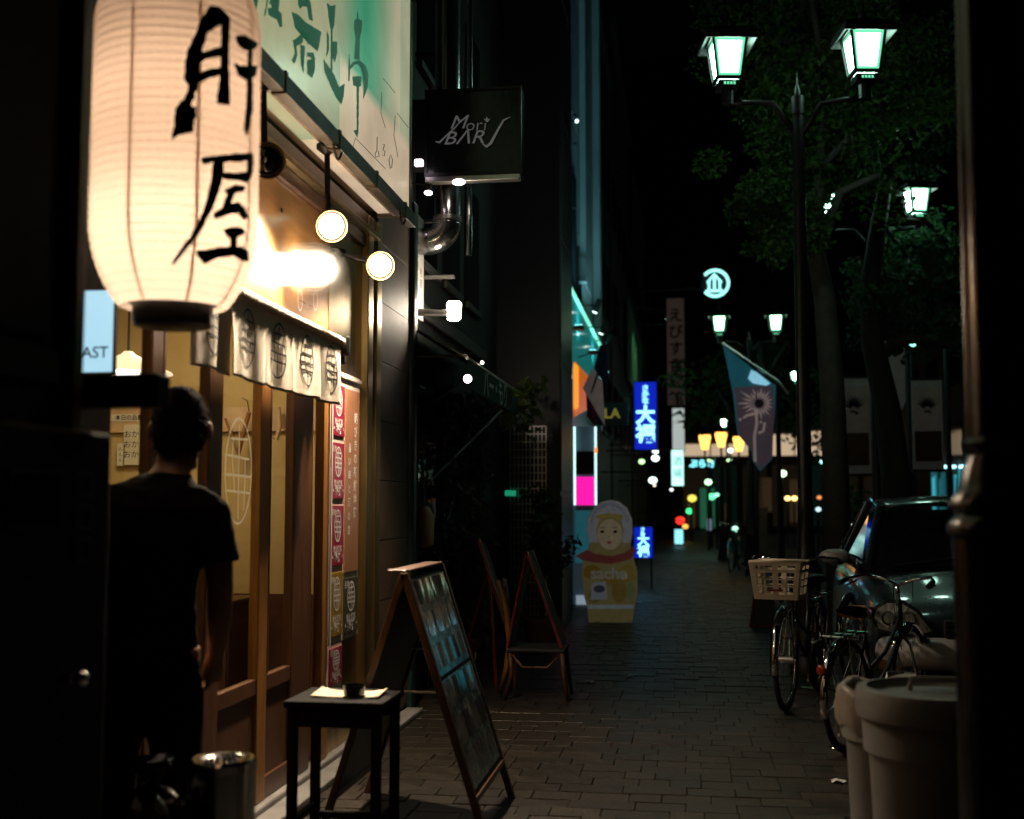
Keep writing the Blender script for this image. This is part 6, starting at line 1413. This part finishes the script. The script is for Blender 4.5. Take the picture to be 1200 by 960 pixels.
for k, (u0, v0, u1, v1, c_, e_) in enumerate(((820, 572, 838, 622, (.08, .5, .25), .16), (806, 590, 814, 640, (.5, .35, .1), .10), (846, 590, 858, 640, (.4, .25, .1), .06), (880, 560, 905, 600, (.5, .3, .14), .05), (925, 562, 950, 612, (.45, .26, .12), .06))):
    a, b = onY(u0, v0, EY), onY(u1, v1, EY); w_ = MB().box(a.x, b.x, EY+.10, EY+.18, max(b.z, .1), a.z).build('lit_shop_door', mat('door_glow_%d' % k, (.05, .05, .04), .3, var=.5, scale=2, emis=c_, es=e_), EB)
    MB().box(a.x-.06, a.x, EY+.08, EY+.19, .05, a.z+.06).build('jamb', M['black'], w_); MB().box((a.x+b.x)/2-.03, (a.x+b.x)/2+.03, EY+.06, EY+.099, .05, a.z).build('mullion', M['black'], w_)
plain_building('tall dark block behind the arcade at the end of the street', 40, 76, 90, 30, M['darkwall'], 2, x0=-14)
# right side of the road
plain_building('dark shop building across the road, nearest', 22, 8, 26, 11, M['darkwall'], 5, x0=11)
plain_building('dark grey building across the road, farther', 22, 26.3, 44, 13, M['bldgrey'], 5, x0=11)
plain_building('brown building across the road, farthest', 22, 44.3, 65, 12, M['bldbrown'], 5, x0=11)
SF = thing('shop_strip', 'row of cyan lit shop windows across the road behind the car', 'shop front', (11, 24, 0))
rn = random.Random(21)
for k in range(7):
    a = onX(1090+k*9, 549, 10.9)
    for m_ in range(5):
        y_ = a.y-.98+m_*.19; es_ = rn.choice((.12, .3, .6, 1.0, .2))
        g = MB().box(10.92, 10.99, y_, y_+.16, .5, a.z-.02-rn.uniform(0, .5)).build('glass', mat('shop_glass_%d_%d' % (k, m_), (.03, .08, .1), .2, var=.6, scale=3, emis=(.05, .42, .5), es=es_), SF)
    MB().box(10.80, 10.915, a.y-1.0, a.y-.02, 1.2, 1.24).build('shelf', M['darkwall'], SF); MB().box(10.80, 10.915, a.y-1.0, a.y-.02, .46, .5).build('sill', M['darkwall'], SF)
    MB().box(10.75, 10.84, a.y-.8, a.y-.35, a.z, a.z+.1).build('downlight', emit('shop_lamp_%d' % k, (.4, .9, 1), 3.5), SF)
MB().box(10.7, 10.99, 20, 36, onX(1110, 540, 10.9).z+.3, onX(1110, 540, 10.9).z+.9).build('fascia', M['darkwall'], SF)
t, a, b = sign_box('lit_sign', 'small green-white lit sign among leaves behind the bicycles', 980, 613, 1001, 634, 13.2, emit('green_white_face', (.7, 1, .75), 1.5)); MB().bar((a.x+.08, 13.25, 0), (a.x+.08, 13.25, b.z), .04, .04).build('leg', M['black'], t)
for k in range(2): MB().box(a.x+(b.x-a.x)*(.62+.2*k), a.x+(b.x-a.x)*(.66+.2*k), 13.17, 13.187, b.z+.02, a.z-.02).build('bar', M['teal'], t)
q = onY(1004, 622, 13.4); potted('leafy shrub glowing green beside the small lit sign', q, 1.35, .3, 24, .08, M['leaf'])
q = onY(1030, 600, 14.2); potted('dark shrub behind the car roof', q, 1.5, .45, 26, .1, M['leaf2'])
# stone pillar far right of path
p = onZ(893, 655); t = thing('stone_pillar', 'pale stone marker pillar beyond the bicycles', 'pillar', (p.x, p.y, 0)); h = onY(893, 594, p.y).z
MB().box(p.x-.24, p.x+.24, p.y, p.y+.5, 0, .15).build('plinth', M['concrete'], t, bevel=.02); MB().box(p.x-.17, p.x+.17, p.y+.08, p.y+.42, .151, h).build('shaft', M['concrete'], t, bevel=.03)
p = onZ(893, 735); t = thing('red_stand', 'low red-edged black stand under the bicycle basket', 'stand', (p.x, p.y, 0))
MB().prism([(p.x-.12, p.y, 0), (p.x+.2, p.y, 0), (p.x+.12, p.y+.06, .42), (p.x-.05, p.y+.06, .42)], (0, .02, 0)).build('panel', M['black'], t); MB().bar((p.x-.13, p.y-.01, 0), (p.x-.06, p.y+.05, .42), .02, .02).bar((p.x-.13, p.y-.01, .01), (p.x+.21, p.y-.01, .01), .02, .02).build('edge', M['redframe'], t)

# ------------------------------------------------------------------ banners
BY = 17
BN = thing('flower_banner', 'teal hanging banner printed with a large pale flower', 'banner', (onY(912, 560, BY+.1).x, BY+.1, 0))
bt = lambda zx, zy: (840+zx/5.333, 380+zy/5.333)
bf = lambda u, v, d=0: onY(u, v, BY+.06*math.sin(u*.22+v*.03)-d)
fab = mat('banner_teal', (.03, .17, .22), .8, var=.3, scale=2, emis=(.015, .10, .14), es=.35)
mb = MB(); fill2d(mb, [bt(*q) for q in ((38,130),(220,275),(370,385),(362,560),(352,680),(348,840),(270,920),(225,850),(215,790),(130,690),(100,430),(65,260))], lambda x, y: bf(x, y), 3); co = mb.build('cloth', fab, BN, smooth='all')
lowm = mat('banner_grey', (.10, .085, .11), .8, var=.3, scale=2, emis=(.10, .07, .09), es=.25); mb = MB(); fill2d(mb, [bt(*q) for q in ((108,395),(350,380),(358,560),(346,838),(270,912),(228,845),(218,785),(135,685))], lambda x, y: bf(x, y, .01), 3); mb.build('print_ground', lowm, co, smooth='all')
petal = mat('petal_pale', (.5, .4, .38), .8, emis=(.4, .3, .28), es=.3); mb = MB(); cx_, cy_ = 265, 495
for k in range(22):
    a = 2*math.pi*k/22; ln = (105 if k % 2 else 85)*(1.35 if 150 < math.degrees(a) < 215 else 1); d_ = Vector((math.cos(a), math.sin(a))); n_ = Vector((-d_.y, d_.x)); c_ = Vector((cx_, cy_))
    lim = lambda v: (min(max(v.x, 112), 350), min(max(v.y, 395), 700))
    fill2d(mb, [bt(*lim(c_+d_*28)), bt(*lim(c_+d_*ln*.6+n_*7)), bt(*lim(c_+d_*ln)), bt(*lim(c_+d_*ln*.6-n_*7))], lambda x, y: bf(x, y, .02), 1)
ribbon(mb, [bt(245, 530), bt(250, 620), bt(235, 700), bt(240, 860)], 3.2, lambda x, y: bf(x, y, .02)); ribbon(mb, [bt(140, 600), bt(190, 570), bt(235, 560)], 3, lambda x, y: bf(x, y, .02)); ribbon(mb, [bt(270, 610), bt(300, 620), bt(290, 670), bt(260, 680)], 3, lambda x, y: bf(x, y, .02))
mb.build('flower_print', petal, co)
mb = MB(); fill2d(mb, [bt(cx_+26*math.cos(a), cy_+26*math.sin(a)) for a in [k*math.pi/8 for k in range(16)]], lambda x, y: bf(x, y, .03)); mb.build('flower_centre', brow, co)
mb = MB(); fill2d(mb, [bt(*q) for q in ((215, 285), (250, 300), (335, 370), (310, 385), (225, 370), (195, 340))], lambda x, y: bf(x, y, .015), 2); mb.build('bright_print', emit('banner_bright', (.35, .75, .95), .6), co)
MB().tube([onY(846, 402, BY), onY(912, 447, BY), onY(924, 462, BY)], .022, 8).build('staff', M['alum'], BN, smooth=True)
qx = onY(912, 500, BY+.12); MB().cyl((qx.x, BY+.12, 0), (qx.x, BY+.12, onY(912, 440, BY).z), .035).build('pole', M['lampmetal'], BN, smooth=True)
def frame_banner(label, u0, v0, u1, v1, Y):
    a, b = onY(u0, v0, Y), onY(u1, v1, Y); cx = (a.x+b.x)/2; t = thing('street_banner', label, 'banner', (cx, Y, 0), group='pale framed banners')
    fm_ = mat('banner_frame_%d' % int(u0), (.28, .26, .24), .6, emis=(.2, .18, .16), es=.03); f = .07*(b.x-a.x); zm = a.z+(b.z-a.z)*.56
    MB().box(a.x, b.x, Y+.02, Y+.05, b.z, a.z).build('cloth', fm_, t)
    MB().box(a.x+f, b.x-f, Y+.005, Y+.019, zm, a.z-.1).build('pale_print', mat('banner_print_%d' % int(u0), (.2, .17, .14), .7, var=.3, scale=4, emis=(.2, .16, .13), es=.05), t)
    MB().box(a.x+f, b.x-f, Y+.005, Y+.019, b.z+.12, zm-.02).build('dark_print', M['wainscot'], t)
    mb = MB(); ww = (b.x-a.x)*.35; zc_ = (a.z+zm)/2
    for an in range(20, 161, 20): ribbon(mb, [(ww*.2*math.cos(R(an)), -ww*.3+ww*.2*math.sin(R(an))), (ww*.6*math.cos(R(an)), -ww*.3+ww*.75*math.sin(R(an))), (ww*math.cos(R(an)), -ww*.3+ww*math.sin(R(an))+.03)], [.05, .04, .01], lambda p, q: (cx+p, Y+.002, zc_+q))
    ribbon(mb, [(-ww*.3, -ww*.7), (0, -ww*.55), (ww*.35, -ww*.75)], .04, lambda p, q: (cx+p, Y+.002, zc_+q)); mb.build('motif', mat('motif_%d' % int(u0), (.09, .07, .06), .8), t)
    MB().box(a.x-.02, b.x+.02, Y+.01, Y+.06, a.z+.002, a.z+.04).box(a.x-.02, b.x+.02, Y+.01, Y+.06, b.z-.04, b.z-.002).build('bar', M['lampmetal'], t)
    return t, a, b
t, a, b = frame_banner('pale framed banner left of the dark leaning trunk', 980, 444, 1022, 555, 18); MB().cyl((b.x+.08, 18.05, 0), (b.x+.08, 18.05, a.z+.5), .04).build('pole', M['lampmetal'], t)
t, a, b = frame_banner('pale framed banner right of the dark leaning trunk', 1068, 446, 1107, 550, 18.4); MB().cyl((b.x+.08, 18.45, 0), (b.x+.08, 18.45, a.z+.5), .04).build('pole', M['lampmetal'], t)
a, b = onY(1036, 400, 21), onY(1062, 490, 21); t = thing('street_banner', 'narrow dim banner with pointed foot behind the leaning trunk', 'banner', ((a.x+b.x)/2, 21, 0))
MB().prism([(a.x, 21, a.z), (b.x, 21, a.z), (b.x, 21, b.z+.3), ((a.x+b.x)/2-.05, 21, b.z-.2), (a.x, 21, b.z+.5)], (0, .02, 0)).build('cloth', mat('banner_dim', (.3, .27, .24), .7, emis=(.2, .18, .16), es=.05), t); MB().cyl((b.x+.06, 21.05, 0), (b.x+.06, 21.05, a.z+.3), .04).build('pole', M['lampmetal'], t)

# ------------------------------------------------------------------ trees
def tree(label, base, pts, r0, clumps, lm, bm_, seed, n=260, size=.11, limbs=()):
    t = thing('street_tree', label, 'tree', (base[0], base[1], 0), group='street trees'); rn = random.Random(seed)
    P = [Vector(p) for p in pts]; k = len(P)
    MB().tube(P, [r0*(1-.6*i/(k-1)) for i in range(k)], 14).build('trunk', bm_, t, smooth='all')
    tr = MB.last; lb = MB()
    for c, rad in clumps:
        c = Vector(c); s_ = min(P[k//2:], key=lambda p: (p-c).length); m_ = s_.lerp(c, .5)+Vector((rn.uniform(-.1, .1), rn.uniform(-.1, .1), .12))
        lb.tube([s_, m_, c], [r0*.35, r0*.22, r0*.08], 7)
    for l in limbs: lb.tube([Vector(p) for p in l], [r0*.5, r0*.35, r0*.2][:len(l)] if len(l) <= 3 else [r0*.5*(1-.15*i) for i in range(len(l))], 8)
    lb.build('limbs', bm_, tr, smooth='all')
    lf = MB()
    for c, rad in clumps:
        for _ in range(7):
            o = Vector((rn.gauss(0, .5), rn.gauss(0, .5), rn.gauss(0, .45)))*rad; leaves(lf, rn, Vector(c)+o, (rad*.5, rad*.5, rad*.42), n//7, size)
    lf.build('crown', lm, t); return t
ty = 12.0
cl = [(onY(u, v, ty+dy), r) for u, v, dy, r in ((935, 60, .6, .75), (985, 20, .9, .8), (1040, 70, .4, .75), (900, 30, 1, .6), (960, 120, .2, .7), (1010, 150, .5, .7), (900, 170, .2, .4), (918, 215, .2, .42), (915, 255, .3, .36), (945, 190, .5, .5), (1050, 130, .8, .6), (940, 270, .2, .4), (995, 190, .8, .35), (900, 130, .4, .4), (1060, 30, 1, .7), (930, -60, .5, .9), (1020, -60, .8, .9))]
q = onY(985, 640, ty+.4)
tree('leafy street tree rising behind the nearest lamp', (q.x, ty+.4), [(q.x, ty+.4, 0), onY(975, 450, ty+.4), onY(966, 350, ty+.4), onY(955, 290, ty+.4), onY(958, 200, ty+.4), onY(965, 80, ty+.5)], .14, cl, M['leaf'], M['barkpale'], 3, 900, .085, limbs=([onY(960, 300, ty+.4), onY(985, 225, ty+.4), onY(1030, 205, ty+.2)],))
ty2 = 14.6
cl = [(onY(u, v, ty2+dy), r) for u, v, dy, r in ((1040, 175, .6, .45), (1105, 165, 1.2, .6), (1062, 300, .9, .45), (1115, 285, .9, .55), (1075, 340, .9, .6), (1030, 330, .2, .5), (1130, 380, .6, .6), (1100, 90, .9, .7), (1050, 380, .5, .5))]
q = onY(1052, 640, ty2); tree('dark leaning street tree between the framed banners', (q.x, ty2), [(q.x, ty2, 0), onY(1050, 560, ty2), onY(1040, 480, ty2), onY(1022, 400, ty2), onY(1020, 330, ty2), onY(1030, 260, ty2), onY(1040, 200, ty2)], .19, cl, M['leaf2'], M['bark'], 8, 620, .10, limbs=([onY(1026, 420, ty2), onY(1060, 395, ty2), onY(1110, 405, ty2)],))
ty3 = 27
cl = [(onY(u, v, ty3+dy), r) for u, v, dy, r in ((850, 450, 0, .9), (835, 470, .5, .7), (920, 470, .5, .8), (865, 430, 1, .7), (945, 500, .2, .8), (890, 415, 1, .6))]
q = onY(880, 620, ty3); tree('bare-limbed far tree behind the flower banner', (q.x, ty3), [(q.x, ty3, 0), onY(884, 520, ty3), onY(895, 450, ty3), onY(890, 405, ty3)], .16, cl, M['leaf'], M['barkpale'], 5, 260, .16, limbs=([onY(893, 460, ty3), onY(905, 430, ty3), onY(924, 400, ty3)], [onY(884, 520, ty3), onY(860, 490, ty3), onY(840, 455, ty3)]))
